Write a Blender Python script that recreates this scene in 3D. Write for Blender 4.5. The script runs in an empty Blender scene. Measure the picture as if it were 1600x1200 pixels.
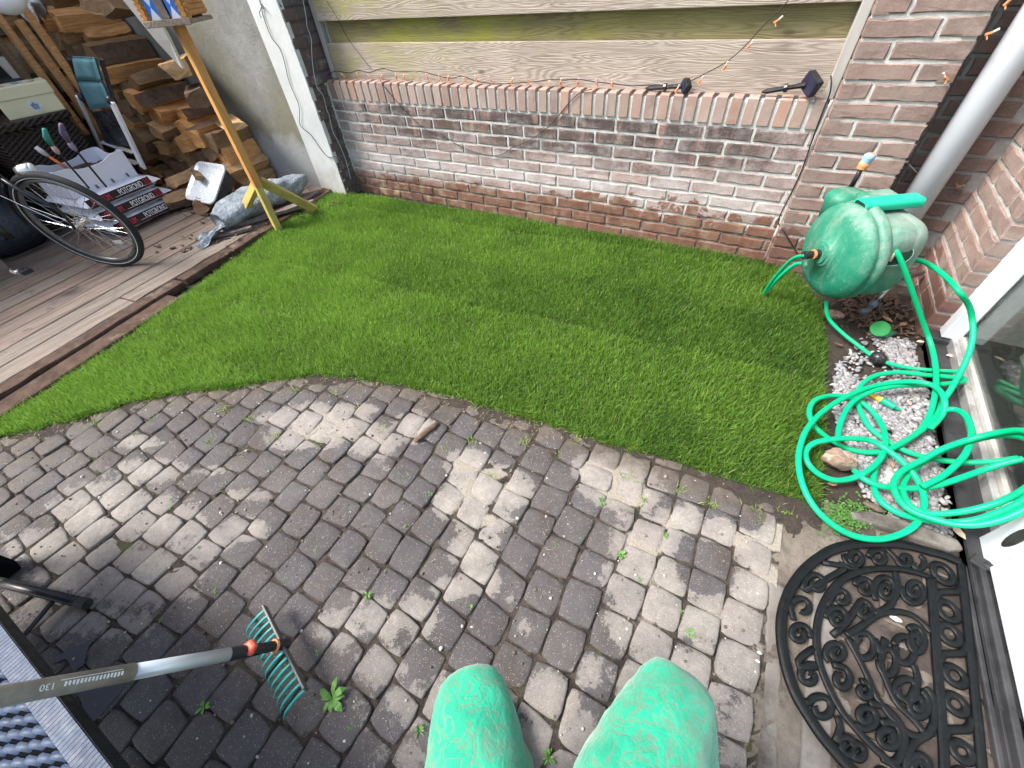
import bpy, bmesh, math, random
import numpy as np
from mathutils import Vector, Matrix
random.seed(7); rng = np.random.default_rng(7)
D = bpy.data; S = bpy.context.scene; COL = S.collection
# ------------------------------------------------------------------ camera
H = 1.235; FPX = 629.5
def _rot(p, r, y):
    cp, sp = math.cos(p), math.sin(p); cr, sr = math.cos(r), math.sin(r); cy, sy = math.cos(y), math.sin(y)
    f = np.array([-sy*cp, cy*cp, -sp]); r0 = np.array([cy, sy, 0]); u0 = np.cross(r0, f)
    return np.array([cr*r0+sr*u0, -sr*r0+cr*u0, f])
R = _rot(math.radians(46.87052), math.radians(-5.83817), math.radians(32.68666))
CAM = np.array([0, 0, H])
cd = D.cameras.new('camera'); cam = D.objects.new('camera', cd); COL.objects.link(cam)
cd.sensor_width = 36; cd.lens = 36*FPX/1600; cd.clip_start = .02; cd.clip_end = 200
m = Matrix(((R[0][0], R[1][0], -R[2][0], 0), (R[0][1], R[1][1], -R[2][1], 0), (R[0][2], R[1][2], -R[2][2], H), (0, 0, 0, 1)))
cam.matrix_world = m; S.camera = cam
S.render.resolution_x = 1024; S.render.resolution_y = 768
# ------------------------------------------------------------------ light
SUN_EL, SUN_AZ = math.radians(52), math.radians(236)      # azimuth from +Y clockwise
w = D.worlds.new('World'); S.world = w; w.use_nodes = True
wn = w.node_tree; bg = wn.nodes['Background']; sky = wn.nodes.new('ShaderNodeTexSky')
sky.sky_type = 'NISHITA'; sky.sun_disc = False; sky.sun_elevation = SUN_EL; sky.sun_rotation = SUN_AZ
sky.air_density = 1.0; sky.dust_density = 4.0; sky.ozone_density = 0.6
wn.links.new(sky.outputs[0], bg.inputs[0]); bg.inputs[1].default_value = .14
sd = D.lights.new('sun', 'SUN'); so = D.objects.new('sun', sd); COL.objects.link(so)
sd.energy = 2.8; sd.angle = math.radians(22); sd.color = (1, .96, .9)
dv = Vector((math.sin(SUN_AZ)*math.cos(SUN_EL), math.cos(SUN_AZ)*math.cos(SUN_EL), math.sin(SUN_EL)))
so.rotation_euler = dv.to_track_quat('Z', 'Y').to_euler()
S.view_settings.view_transform = 'Standard'; S.view_settings.look = 'None'; S.view_settings.exposure = 1.3
S.view_settings.gamma = 1; S.render.engine = 'CYCLES'
# ------------------------------------------------------------------ px -> world on real planes
def ray(px, py): return np.array([(px-800)/FPX, -(py-600)/FPX, 1]) @ R
def G(px, py, z=0.): r = ray(px, py); return CAM + r*(z-H)/r[2]
def onY(px, py, Y): r = ray(px, py); return CAM + r*Y/r[1]
def onX(px, py, X): r = ray(px, py); return CAM + r*X/r[0]
# ------------------------------------------------------------------ materials
class N:
    def __init__(s, name):
        s.m = D.materials.new(name); s.m.use_nodes = True; s.t = s.m.node_tree; s.b = s.t.nodes['Principled BSDF']
        s.co = s.t.nodes.new('ShaderNodeTexCoord').outputs['Object']
    def n(s, ty, **k):
        o = s.t.nodes.new(ty)
        for a, v in k.items(): setattr(o, a, v)
        return o
    def l(s, a, b): s.t.links.new(a, b)
    def setv(s, sock, v):
        if hasattr(v, 'is_output'): s.l(v, sock)
        else: sock.default_value = v
    def mp(s, scale=(1, 1, 1), loc=(0, 0, 0), src=None, rot=(0, 0, 0)):
        o = s.n('ShaderNodeMapping'); s.l(src or s.co, o.inputs[0]); o.inputs['Scale'].default_value = scale
        o.inputs['Location'].default_value = loc; o.inputs['Rotation'].default_value = rot; return o.outputs[0]
    def noise(s, scale=5, detail=5, rough=.6, src=None, dist=0, col=False):
        o = s.n('ShaderNodeTexNoise'); s.l(src or s.co, o.inputs['Vector']); o.inputs['Scale'].default_value = scale
        o.inputs['Detail'].default_value = detail; o.inputs['Roughness'].default_value = rough; o.inputs['Distortion'].default_value = dist
        return o.outputs[1 if col else 0]
    def vor(s, scale=20, src=None, feat='F1', out=0):
        o = s.n('ShaderNodeTexVoronoi', feature=feat); s.l(src or s.co, o.inputs['Vector']); o.inputs['Scale'].default_value = scale
        return o.outputs[out]
    def ramp(s, v, stops):
        o = s.n('ShaderNodeValToRGB'); s.l(v, o.inputs[0]); e = o.color_ramp.elements
        while len(e) < len(stops): e.new(.5)
        for q, (p, c) in zip(e, stops):
            q.position = p; q.color = (c, c, c, 1) if isinstance(c, (int, float)) else (*c, 1)
        return o.outputs[0]
    def math(s, op, a, b=0., c=None, clamp=False):
        o = s.n('ShaderNodeMath', operation=op, use_clamp=clamp); s.setv(o.inputs[0], a); s.setv(o.inputs[1], b)
        if c is not None: s.setv(o.inputs[2], c)
        return o.outputs[0]
    def mix(s, f, a, b, mode='MIX'):
        o = s.n('ShaderNodeMix', data_type='RGBA', blend_type=mode); s.setv(o.inputs[0], f)
        cv = lambda q: (*q, 1) if isinstance(q, tuple) else ((q, q, q, 1) if isinstance(q, (int, float)) else q)
        s.setv(o.inputs[6], cv(a)); s.setv(o.inputs[7], cv(b))
        return o.outputs[2]
    def attr(s, name='var'): o = s.n('ShaderNodeAttribute', attribute_name=name); return o.outputs['Fac']
    def sep(s, src=None): o = s.n('ShaderNodeSeparateXYZ'); s.l(src or s.co, o.inputs[0]); return o.outputs
    def rng(s, v, a, b, c=0., d=1.):
        o = s.n('ShaderNodeMapRange'); s.setv(o.inputs[0], v)
        for i, q in enumerate((a, b, c, d)): o.inputs[i+1].default_value = q
        return o.outputs[0]
    def bump(s, h, st=.5, dist=.002):
        o = s.n('ShaderNodeBump'); s.setv(o.inputs['Height'], h); o.inputs['Strength'].default_value = st
        o.inputs['Distance'].default_value = dist; s.l(o.outputs[0], s.b.inputs['Normal'])
    def col(s, v): s.setv(s.b.inputs['Base Color'], (*v, 1) if isinstance(v, tuple) else v)
    def rough(s, v): s.setv(s.b.inputs['Roughness'], v)
def pm(name, c1, c2=None, scale=8, rough=.7, bump=.3, bscale=60, metal=0., stretch=(1, 1, 1), spec=.32, dirt=None, dscale=3, dth=.55, bd=.002):
    """general worn surface: two-tone noise, fine bump, optional dirt patches"""
    k = N(name); v = k.mp(stretch); c2 = c2 or tuple(x*.75 for x in c1)
    c = k.mix(k.ramp(k.noise(scale, 8, .65, v), [(.35, 0), (.65, 1)]), c1, c2)
    if dirt: c = k.mix(k.ramp(k.noise(dscale, 8, .7), [(dth, 0), (dth+.14, 1)]), c, dirt)
    k.col(c); k.rough(k.rng(k.noise(scale*2, 5), .3, .7, max(.02, rough-.12), min(1, rough+.12)))
    k.b.inputs['Metallic'].default_value = metal; k.b.inputs['Specular IOR Level'].default_value = spec
    if bump: k.bump(k.noise(bscale, 6, .7, v), bump, bd)
    return k.m
# ------------------------------------------------------------------ mesh builder
class MB:
    def __init__(s): s.v = []; s.f = []; s.var = []; s.mi = []
    def add(s, vs, fs, var=None, mi=0):
        o = len(s.v); s.v += [tuple(map(float, p)) for p in vs]; q = random.random() if var is None else var
        for f in fs: s.f.append([i+o for i in f]); s.var.append(q); s.mi.append(mi)
    def box(s, lo, hi, **k):
        (a, b, c), (d, e, f) = lo, hi
        s.add([(a, b, c), (d, b, c), (d, e, c), (a, e, c), (a, b, f), (d, b, f), (d, e, f), (a, e, f)],
              [(0, 3, 2, 1), (4, 5, 6, 7), (0, 1, 5, 4), (1, 2, 6, 5), (2, 3, 7, 6), (3, 0, 4, 7)], **k)
    def beam(s, p0, p1, wd, ht, up=(0, 0, 1), tip=1., **k):
        p0, p1 = Vector(p0), Vector(p1); d = (p1-p0).normalized(); u = Vector(up)
        if abs(d.dot(u)) > .98: u = Vector((0, 1, 0))
        sx = d.cross(u).normalized(); u = sx.cross(d).normalized(); vs = []
        for p, q in ((p0, 1), (p1, tip)):
            for a, b in ((-1, -1), (1, -1), (1, 1), (-1, 1)): vs.append(p+sx*a*wd/2*q+u*b*ht/2*q)
        s.add(vs, [(0, 1, 2, 3), (7, 6, 5, 4), (0, 4, 5, 1), (1, 5, 6, 2), (2, 6, 7, 3), (3, 7, 4, 0)], **k)
    def tube(s, pts, r, seg=10, closed=False, cap=True, sq=1., up=None, **k):
        P = [Vector(p) for p in pts]; n = len(P); vs = []; fs = []
        rr = r if isinstance(r, (list, tuple, np.ndarray)) else [r]*n
        t0 = (P[1]-P[0]).normalized(); a = Vector(up) if up else (Vector((0, 0, 1)) if abs(t0.z) < .9 else Vector((1, 0, 0)))
        nn = (a-t0*a.dot(t0)).normalized()
        for i in range(n):
            t = (P[(i+1) % n]-P[i-1]) if closed else (P[min(i+1, n-1)]-P[max(i-1, 0)])
            t = t.normalized() if t.length > 1e-9 else t0
            nn = (nn-t*nn.dot(t)).normalized(); b = t.cross(nn)
            for j in range(seg):
                an = 2*math.pi*j/seg; vs.append(P[i]+(nn*math.cos(an)*sq+b*math.sin(an))*rr[i])
        for i in range(n if closed else n-1):
            for j in range(seg):
                i2 = (i+1) % n; fs.append((i*seg+j, i*seg+(j+1) % seg, i2*seg+(j+1) % seg, i2*seg+j))
        if cap and not closed: fs += [tuple(range(seg))[::-1], tuple((n-1)*seg+j for j in range(seg))]
        s.add(vs, fs, **k)
    def lathe(s, prof, origin, axis, seg=40, xd=None, ang=2*math.pi, **k):
        """prof: (distance along axis, radius)"""
        ax = Vector(axis).normalized(); x = Vector(xd) if xd else ax.orthogonal(); x = (x-ax*x.dot(ax)).normalized(); y = ax.cross(x)
        o = Vector(origin); vs = []; fs = []; n = len(prof)
        for h, r in prof:
            for j in range(seg):
                a = ang*j/seg; vs.append(o+ax*h+(x*math.cos(a)+y*math.sin(a))*r)
        for i in range(n-1):
            for j in range(seg): fs.append((i*seg+j, i*seg+(j+1) % seg, (i+1)*seg+(j+1) % seg, (i+1)*seg+j))
        fs += [tuple(range(seg))[::-1], tuple((n-1)*seg+j for j in range(seg))]
        s.add(vs, fs, **k)
    def ell(s, c, r, rot=None, nu=10, nv=7, jit=0., **k):
        c = Vector(c); vs = []; fs = []
        for i in range(nv+1):
            th = math.pi*i/nv
            for j in range(nu):
                ph = 2*math.pi*j/nu; q = 1+random.uniform(-jit, jit)
                p = Vector((r[0]*math.sin(th)*math.cos(ph), r[1]*math.sin(th)*math.sin(ph), r[2]*math.cos(th)))*q
                vs.append(c+(rot @ p if rot else p))
        for i in range(nv):
            for j in range(nu): fs.append((i*nu+j, (i+1)*nu+j, (i+1)*nu+(j+1) % nu, i*nu+(j+1) % nu))
        s.add(vs, fs, **k)
    def prism(s, poly, z0, z1, fr=None, **k):
        """poly in local xy, extruded z0..z1; fr = 4x4 frame"""
        n = len(poly); vs = [Vector((x, y, z)) for z in (z0, z1) for x, y in poly]
        if fr is not None: vs = [fr @ v for v in vs]
        s.add(vs, [tuple(range(n))[::-1], tuple(range(n, 2*n))]+[(i, (i+1) % n, n+(i+1) % n, n+i) for i in range(n)], **k)
    def build(s, name, mats, parent=None, smooth=False, bevel=0, sub=0, **tg):
        me = D.meshes.new(name); me.from_pydata(s.v, [], s.f)
        at = me.attributes.new('var', 'FLOAT', 'FACE'); at.data.foreach_set('value', s.var)
        mats = mats if isinstance(mats, (list, tuple)) else [mats]
        for q in mats: me.materials.append(q)
        me.polygons.foreach_set('material_index', s.mi)
        if smooth: me.polygons.foreach_set('use_smooth', [True]*len(s.f))
        me.update(); o = D.objects.new(name, me); COL.objects.link(o)
        if parent: o.parent = parent
        if bevel:
            b = o.modifiers.new('bevel', 'BEVEL'); b.width = bevel; b.segments = 2; b.limit_method = 'ANGLE'; b.angle_limit = math.radians(40)
        if sub: q = o.modifiers.new('sub', 'SUBSURF'); q.levels = sub; q.render_levels = sub
        for a, v in tg.items(): o[a] = v
        return o
def thing(name, label, category, loc=(0, 0, 0), group=None):
    o = D.objects.new(name, None); COL.objects.link(o); o.empty_display_size = .05
    o['label'] = label; o['category'] = category
    if group: o['group'] = group
    return o
def smooth_path(pts, n=8, closed=False):
    P = [np.array(p, float) for p in pts]; out = []; m_ = len(P)
    for i in range(m_ if closed else m_-1):
        g = (lambda j: P[j % m_]) if closed else (lambda j: P[min(max(j, 0), m_-1)])
        a, b, c, d = g(i-1), g(i), g(i+1), g(i+2)
        for t in np.linspace(0, 1, n, endpoint=False):
            out.append(.5*((2*b)+(-a+c)*t+(2*a-5*b+4*c-d)*t*t+(-a+3*b-3*c+d)*t**3))
    if not closed: out.append(P[-1])
    return out
def frame(o, x, y):
    x = Vector(x).normalized(); z = x.cross(Vector(y)).normalized(); y = z.cross(x)
    return Matrix(((x.x, y.x, z.x, o[0]), (x.y, y.y, z.y, o[1]), (x.z, y.z, z.z, o[2]), (0, 0, 0, 1)))
def text_mesh(body, size, fr, name, mat_, parent, ext=.0008, align='CENTER', sx=1.):
    cu = D.curves.new('t', 'FONT'); cu.body = body; cu.size = size; cu.extrude = ext; cu.align_x = align; cu.align_y = 'CENTER'
    t = D.objects.new('t', cu); COL.objects.link(t); bpy.context.view_layer.update()
    me = D.meshes.new_from_object(t.evaluated_get(bpy.context.evaluated_depsgraph_get())); D.objects.remove(t)
    me.transform(fr @ Matrix.Diagonal((sx, 1, 1, 1))); me.materials.clear(); me.materials.append(mat_); me.name = name
    o = D.objects.new(name, me); COL.objects.link(o); o.parent = parent; return o
def from_arrays(name, V, F, mats, attrs=None, smooth=False, **tg):
    """fast mesh: V (n,3), F list of (k,m) index arrays"""
    me = D.meshes.new(name); me.vertices.add(len(V)); me.vertices.foreach_set('co', V.ravel())
    idx = np.concatenate([f.ravel() for f in F]); tot = np.concatenate([np.full(len(f), f.shape[1]) for f in F])
    st = np.concatenate([[0], np.cumsum(tot)[:-1]])
    me.loops.add(len(idx)); me.loops.foreach_set('vertex_index', idx.astype(np.int32))
    me.polygons.add(len(tot)); me.polygons.foreach_set('loop_start', st.astype(np.int32)); me.polygons.foreach_set('loop_total', tot.astype(np.int32))
    if smooth: me.polygons.foreach_set('use_smooth', np.ones(len(tot), bool))
    for a, v in (attrs or {}).items():
        at = me.attributes.new(a, 'FLOAT', 'POINT'); at.data.foreach_set('value', v.astype(np.float32))
    for q in (mats if isinstance(mats, list) else [mats]): me.materials.append(q)
    me.update(calc_edges=True); me.validate(); o = D.objects.new(name, me); COL.objects.link(o)
    for a, v in tg.items(): o[a] = v
    return o
def vnoise(x, y, seed=0):
    """smooth value noise on arrays"""
    r = np.random.default_rng(seed).random((64, 64)); xi = np.floor(x).astype(int); yi = np.floor(y).astype(int)
    fx = x-xi; fy = y-yi; fx = fx*fx*(3-2*fx); fy = fy*fy*(3-2*fy); g = lambda a, b: r[a % 64, b % 64]
    return (g(xi, yi)*(1-fx)+g(xi+1, yi)*fx)*(1-fy)+(g(xi, yi+1)*(1-fx)+g(xi+1, yi+1)*fx)*fy
def inside(poly, x, y):
    c = np.zeros(len(x), bool); n = len(poly)
    for i in range(n):
        (x1, y1), (x2, y2) = poly[i], poly[(i+1) % n]
        c ^= ((y1 > y) != (y2 > y)) & (x < (x2-x1)*(y-y1)/((y2-y1) or 1e-9)+x1)
    return c
def edge_dist(poly, x, y):
    d = np.full(len(x), 9.)
    for i in range(len(poly)):
        a = np.array(poly[i]); b = np.array(poly[(i+1) % len(poly)]); ab = b-a; L = ab@ab+1e-12
        t = np.clip(((x-a[0])*ab[0]+(y-a[1])*ab[1])/L, 0, 1)
        d = np.minimum(d, np.hypot(x-a[0]-t*ab[0], y-a[1]-t*ab[1]))
    return d
# ------------------------------------------------------------------ shared materials
def brick_mat(name, kind):
    k = N(name); var = k.attr(); x, y, z = k.sep()
    v2 = k.math('FRACT', k.math('MULTIPLY', var, 7.13))
    n1 = k.noise(14, 8, .7)
    base = k.ramp(var, [(0, (.155, .08, .065)), (.3, (.21, .115, .09)), (.55, (.165, .105, .095)), (.8, (.26, .135, .10)), (1, (.12, .08, .075))])
    base = k.mix(k.rng(n1, .38, .72, 0, .8), base, (.29, .20, .17))
    fine = k.noise(130, 5, .75)
    base = k.mix(k.rng(fine, .48, .72, 0, .6), base, (.42, .36, .34)); base = k.mix(k.rng(k.noise(48, 6, .8), .44, .3, 0, .7), base, (.05, .04, .038))
    if kind == 'wall':
        zz = k.math('DIVIDE', z, .75)
        # black run-off grime in vertical streaks below the coping
        st = k.noise(1., 8, .7, k.mp((17, 1, 2.2)))
        zb = k.ramp(zz, [(.0, 0), (.42, .05), (.62, .75), (.82, .95), (.86, .25), (1, .0)])
        side = k.rng(x, -.1, .25, 1, .2)
        gm = k.math('MULTIPLY', k.math('MULTIPLY', k.rng(st, .36, .48), zb), side)
        base = k.mix(k.math('MULTIPLY', gm, .92), base, (.055, .050, .050))
        # lime bloom, thick in a band above the damp zone
        ef = k.noise(7, 10, .72, k.mp((1, 1, 1.6)))
        bias = k.ramp(zz, [(.0, 0), (.13, .1), (.22, .5), (.34, .9), (.48, .62), (.62, .45), (.84, .38), (.9, .42), (1, .5)])
        rt = k.rng(x, -.3, .2, 0, .12); lf = k.rng(x, -2.75, -2.2, .16, 0)
        e = k.math('ADD', k.math('ADD', k.math('MULTIPLY', k.math('SUBTRACT', ef, .5), 1.5), bias), k.math('ADD', rt, lf))
        e = k.math('ADD', e, k.math('MULTIPLY', k.math('SUBTRACT', fine, .5), .35))
        em = k.rng(e, .38, 1.08, 0, .82)
        base = k.mix(em, base, (.58, .55, .55))
        # damp, bare brick and earth near the ground
        dn = k.noise(7, 10, .72, k.mp((1, 1, 1)), dist=.4)
        d = k.rng(k.math('ADD', k.math('MULTIPLY', k.math('SUBTRACT', dn, .5), .62), k.math('SUBTRACT', k.rng(x, -2.7, -.4, .13, .205), z)), 0, .012)
        wet = k.mix(k.rng(n1, .35, .65), (.13, .06, .045), (.22, .125, .085))
        wet = k.mix(k.rng(k.noise(11, 8), .5, .62, 0, .75), wet, k.mix(k.rng(x, -2.3, -1.4), (.42, .33, .19), (.25, .18, .13)))
        base = k.mix(d, base, wet)
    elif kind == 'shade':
        base = k.mix(.45, base, (.10, .085, .075))  # recess lies behind the pillar: its shade is mixed into the brick colour
    elif kind == 'dark':
        base = k.mix(.62, base, (.085, .08, .082)); base = k.mix(k.rng(k.noise(9, 8, .7), .55, .68, 0, .6), base, (.42, .44, .45))
    else:
        base = k.mix(.5, base, (.215, .175, .158)); base = k.mix(k.rng(k.noise(6, 8, .7), .45, .72, 0, .6), base, (.34, .28, .25))
        dn = k.noise(9, 8, .65); d = k.rng(k.math('ADD', k.math('MULTIPLY', k.math('SUBTRACT', dn, .5), .25), k.math('SUBTRACT', .2, z)), 0, .012)
        base = k.mix(k.math('MULTIPLY', d, .8), base, (.14, .065, .05))
    k.col(base); k.rough(.9); k.b.inputs['Specular IOR Level'].default_value = .25
    k.bump(k.math('ADD', k.noise(55, 6, .75), k.math('MULTIPLY', k.noise(260, 3), .4)), .7, .004); return k.m
def mortar_mat(name, light=(.60, .61, .58), dark=(.30, .27, .24), damp=True):
    k = N(name); x, y, z = k.sep()
    c = k.mix(k.rng(k.noise(45, 6, .7), .4, .65), light, tuple(q*.78 for q in light))
    if damp:
        d = k.rng(k.math('ADD', k.math('MULTIPLY', k.math('SUBTRACT', k.noise(9, 8), .5), .3), k.math('SUBTRACT', .17, z)), 0, .03)
        c = k.mix(d, c, k.mix(k.rng(k.noise(14), .4, .65), (.12, .09, .07), dark))
    k.col(c); k.rough(.95); k.bump(k.noise(190, 4, .8), .9, .004); return k.m
M_bw = brick_mat('brick_weathered', 'wall'); M_bp = brick_mat('brick_pillar', 'plain'); M_bs = brick_mat('brick_dim', 'shade'); M_bd = brick_mat('brick_dark', 'dark')
M_mo = mortar_mat('mortar_white'); M_mo2 = mortar_mat('mortar_grey', (.50, .51, .49), damp=False); M_md = mortar_mat('mortar_dark', (.13, .12, .12), damp=False)  # the last is an even, nearly black mortar tone
def brick(mb, o, u, v, n, lu, lv, dp=.05, jit=.0026, var=None):
    o, u, v, n = (np.array(q, float) for q in (o, u, v, n)); nx = max(2, int(lu/.035)); nz = max(2, int(lv/.03))
    def ring(ins, d, j):
        pts = []
        a, b = ins, lu-ins; c, e = ins, lv-ins
        for i in range(nx): pts.append((a+(b-a)*i/nx, c))
        for i in range(nz): pts.append((b, c+(e-c)*i/nz))
        for i in range(nx): pts.append((b-(b-a)*i/nx, e))
        for i in range(nz): pts.append((a, e-(e-c)*i/nz))
        return [o+u*(p+random.uniform(-j, j))+v*(q+random.uniform(-j, j))+n*(d+random.uniform(-j, j)*.4) for p, q in pts]
    tl = random.uniform(-.0012, .0012)
    A = ring(0, -dp, 0); B = ring(0, -.004, jit); Cc = ring(.0035, tl, jit); k = len(A)
    fs = [(i, (i+1) % k, k+(i+1) % k, k+i) for i in range(k)]+[(k+i, k+(i+1) % k, 2*k+(i+1) % k, 2*k+i) for i in range(k)]+[tuple(range(2*k, 3*k))]
    if np.cross(u, v)@n < 0: fs = [f[::-1] for f in fs]
    mb.add(A+B+Cc, fs, var=var)
CO = .0625; JT = .0128
def brick_face(mb, o, u, n, width, z0, z1, zoff=0., L=.2215, start=0., alt=.5, dp=.05, crop=None):
    """running bond; courses aligned to zoff + k*CO"""
    k0 = int(math.floor((z0-zoff)/CO)); k = k0
    while zoff+k*CO < z1-.01:
        zb = max(z0, zoff+k*CO); zt = min(z1, zoff+(k+1)*CO)-JT
        if zt-zb > .015:
            x = -((start+(k % 2)*alt*L) % L)
            while x < width-.01:
                a = max(0, x); b = min(width, x+L-JT)
                if width-b < .03: b = width
                if b-a > .02: brick(mb, np.array(o)+np.array(u)*a+np.array([0, 0, zb+random.uniform(-.0012, .0012)]), u, (0, 0, 1), n, b-a, zt-zb, dp)
                x += L
                if width-x < .03: break
        k += 1
ZC = .727-.107           # underside of the soldier course
YW = 2.355; XL = -2.765; XR = .19
X3 = (1, 0, 0); Yn = (0, -1, 0)
# ------------------------------------------------------------------ ground and paving
M_soil = N('soil'); k = M_soil
sc = k.mix(k.rng(k.noise(30, 8, .75), .35, .65), (.022, .017, .014), (.055, .041, .032)); sc = k.mix(k.rng(k.noise(260, 3), .62, .7, 0, .6), sc, (.2, .17, .14))
k.col(sc); k.rough(.95); k.bump(k.noise(60, 8, .8), 1., .012); M_soil = k.m
def sheet(name, x0, x1, y0, y1, z, mt, step=None, amp=0, **tg):
    nx = max(1, int((x1-x0)/(step or 9e9))); ny = max(1, int((y1-y0)/(step or 9e9)))
    X, Y = np.meshgrid(np.linspace(x0, x1, nx+1), np.linspace(y0, y1, ny+1)); x, y = X.ravel(), Y.ravel()
    zz = z+amp*(vnoise(x*25+60, y*25+60, 3)-.5)+amp*.6*(vnoise(x*70+90, y*70+90, 4)-.5)
    i = np.arange(nx*ny); a = (i//nx)*(nx+1)+i % nx
    return from_arrays(name, np.c_[x, y, zz], [np.c_[a, a+1, a+nx+2, a+nx+1]], mt, smooth=True, **tg)
sheet('ground', -30, 30, -30, 30, -.05, M_soil, kind='structure')
sheet('soil_bed', -3.2, .86, -.6, 2.36, -.012, M_soil, .022, .012, kind='structure')
LAWN_PX = [(-60, 640), (0, 655), (60, 619), (140, 567), (240, 497), (330, 432), (412, 372), (450, 338), (490, 308), (520, 303), (552, 303), (575, 305), (640, 316), (760, 333), (900, 358), (1040, 381), (1190, 408), (1240, 425), (1283, 470), (1290, 540), (1288, 640), (1286, 720), (1283, 784), (1250, 780), (1180, 760), (1100, 735), (1010, 705), (930, 682), (850, 657), (780, 637), (700, 615), (640, 600), (570, 589), (500, 583), (430, 590), (360, 602), (300, 607), (220, 622), (140, 645), (70, 664), (0, 680), (-60, 700)]
LAWN = [tuple(G(x, y, .012)[:2]) for x, y in LAWN_PX]
LAWN = [(x, min(y, 2.35)) for x, y in LAWN]
# paving: rows of small squarish cobbles in columns running away from the camera
DRY = [(500, 665, 75, 32, 1.), (455, 690, 40, 14, .8), (590, 690, 45, 30, .8), (645, 668, 30, 24, 1), (545, 640, 60, 12, .7), (600, 735, 26, 22, .6), (430, 655, 30, 12, .8), (235, 735, 62, 20, .8), (190, 765, 40, 20, .7), (330, 735, 50, 10, .5), (215, 690, 40, 12, .7), (60, 850, 70, 30, .6), (160, 800, 75, 45, .9),
 (245, 815, 70, 40, .85), (120, 880, 85, 50, .75), (230, 900, 100, 50, .75), (330, 850, 55, 30, .7), (385, 830, 40, 24, .8), (390, 775, 60, 16, .5), (100, 960, 90, 40, .6), (190, 980, 90, 40, .5), (300, 930, 50, 30, .5), (745, 768, 55, 34, 1.), (700, 790, 30, 24, 1.), (800, 770, 36, 30, .9), (730, 725, 35, 22, 1), (770, 740, 36, 16, .9), (752, 812, 52, 20, .9), (742, 858, 45, 30, .9), (752, 905, 34, 24, .9), (705, 920, 36, 20, .8), (800, 935, 20, 14, .6),
 (965, 755, 60, 42, 1.), (925, 735, 30, 24, 1), (990, 775, 40, 24, 1), (600, 965, 55, 40, .6), (655, 965, 40, 45, .6), (520, 985, 50, 40, .7), (590, 1040, 55, 40, .65), (560, 930, 16, 16, .6), (1010, 850, 75, 42, .9), (1060, 815, 40, 24, .9), (1050, 900, 80, 50, .85), (960, 905, 45, 40, .7), (1140, 845, 70, 34, .95), (1225, 840, 70, 34, .95), (1190, 905, 60, 60, .85), (1120, 960, 90, 50, .75), (1010, 970, 90, 50, .75),
 (950, 960, 36, 30, .5), (1180, 1020, 70, 60, .7), (1070, 1060, 120, 60, .7), (920, 1040, 40, 50, .6), (860, 1090, 60, 50, .7), (880, 1160, 90, 60, .7), (700, 1100, 60, 60, .6), (640, 1100, 70, 60, .5), (560, 1110, 60, 60, .4), (500, 1160, 70, 50, .35), (820, 985, 16, 24, .7), (1180, 1150, 60, 80, .7), (640, 1180, 80, 40, .5), (880, 1010, 14, 18, .7)]
WET = [(1097, 885, 36, 30, 1.3), (1122, 862, 22, 14, 1), (1170, 815, 18, 14, .7), (870, 870, 60, 60, .7), (620, 790, 60, 60, .5), (400, 880, 30, 30, .6), (900, 980, 34, 40, .6), (790, 1010, 40, 30, .4), (760, 1060, 40, 40, .4), (700, 1170, 26, 30, .5), (400, 1060, 80, 90, .9), (230, 1120, 90, 60, 1.)]
def field(blobs, x, y):
    out = np.zeros(len(x))
    d = np.c_[x, y, np.zeros(len(x))]-CAM; q = d@R.T; px = 800+FPX*q[:, 0]/q[:, 2]; py = 600-FPX*q[:, 1]/q[:, 2]
    for cx, cy, a, b, s_ in blobs:
        out = np.maximum(out, s_*np.exp(-(((px-cx)/a)**2+((py-cy)/b)**2)*.75)) if s_ > 0 else out
    return out
VX, VY, VZ, Fq, Ft, va, vd, vs_ = [], [], [], [], [], [], [], []
P_W = .1005; cnt = 0; pav_v = []; pav_var = []; quads = []; 
ncol = 30
CX = [-.722+P_W*i for i in range(-22, 12)]
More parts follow.
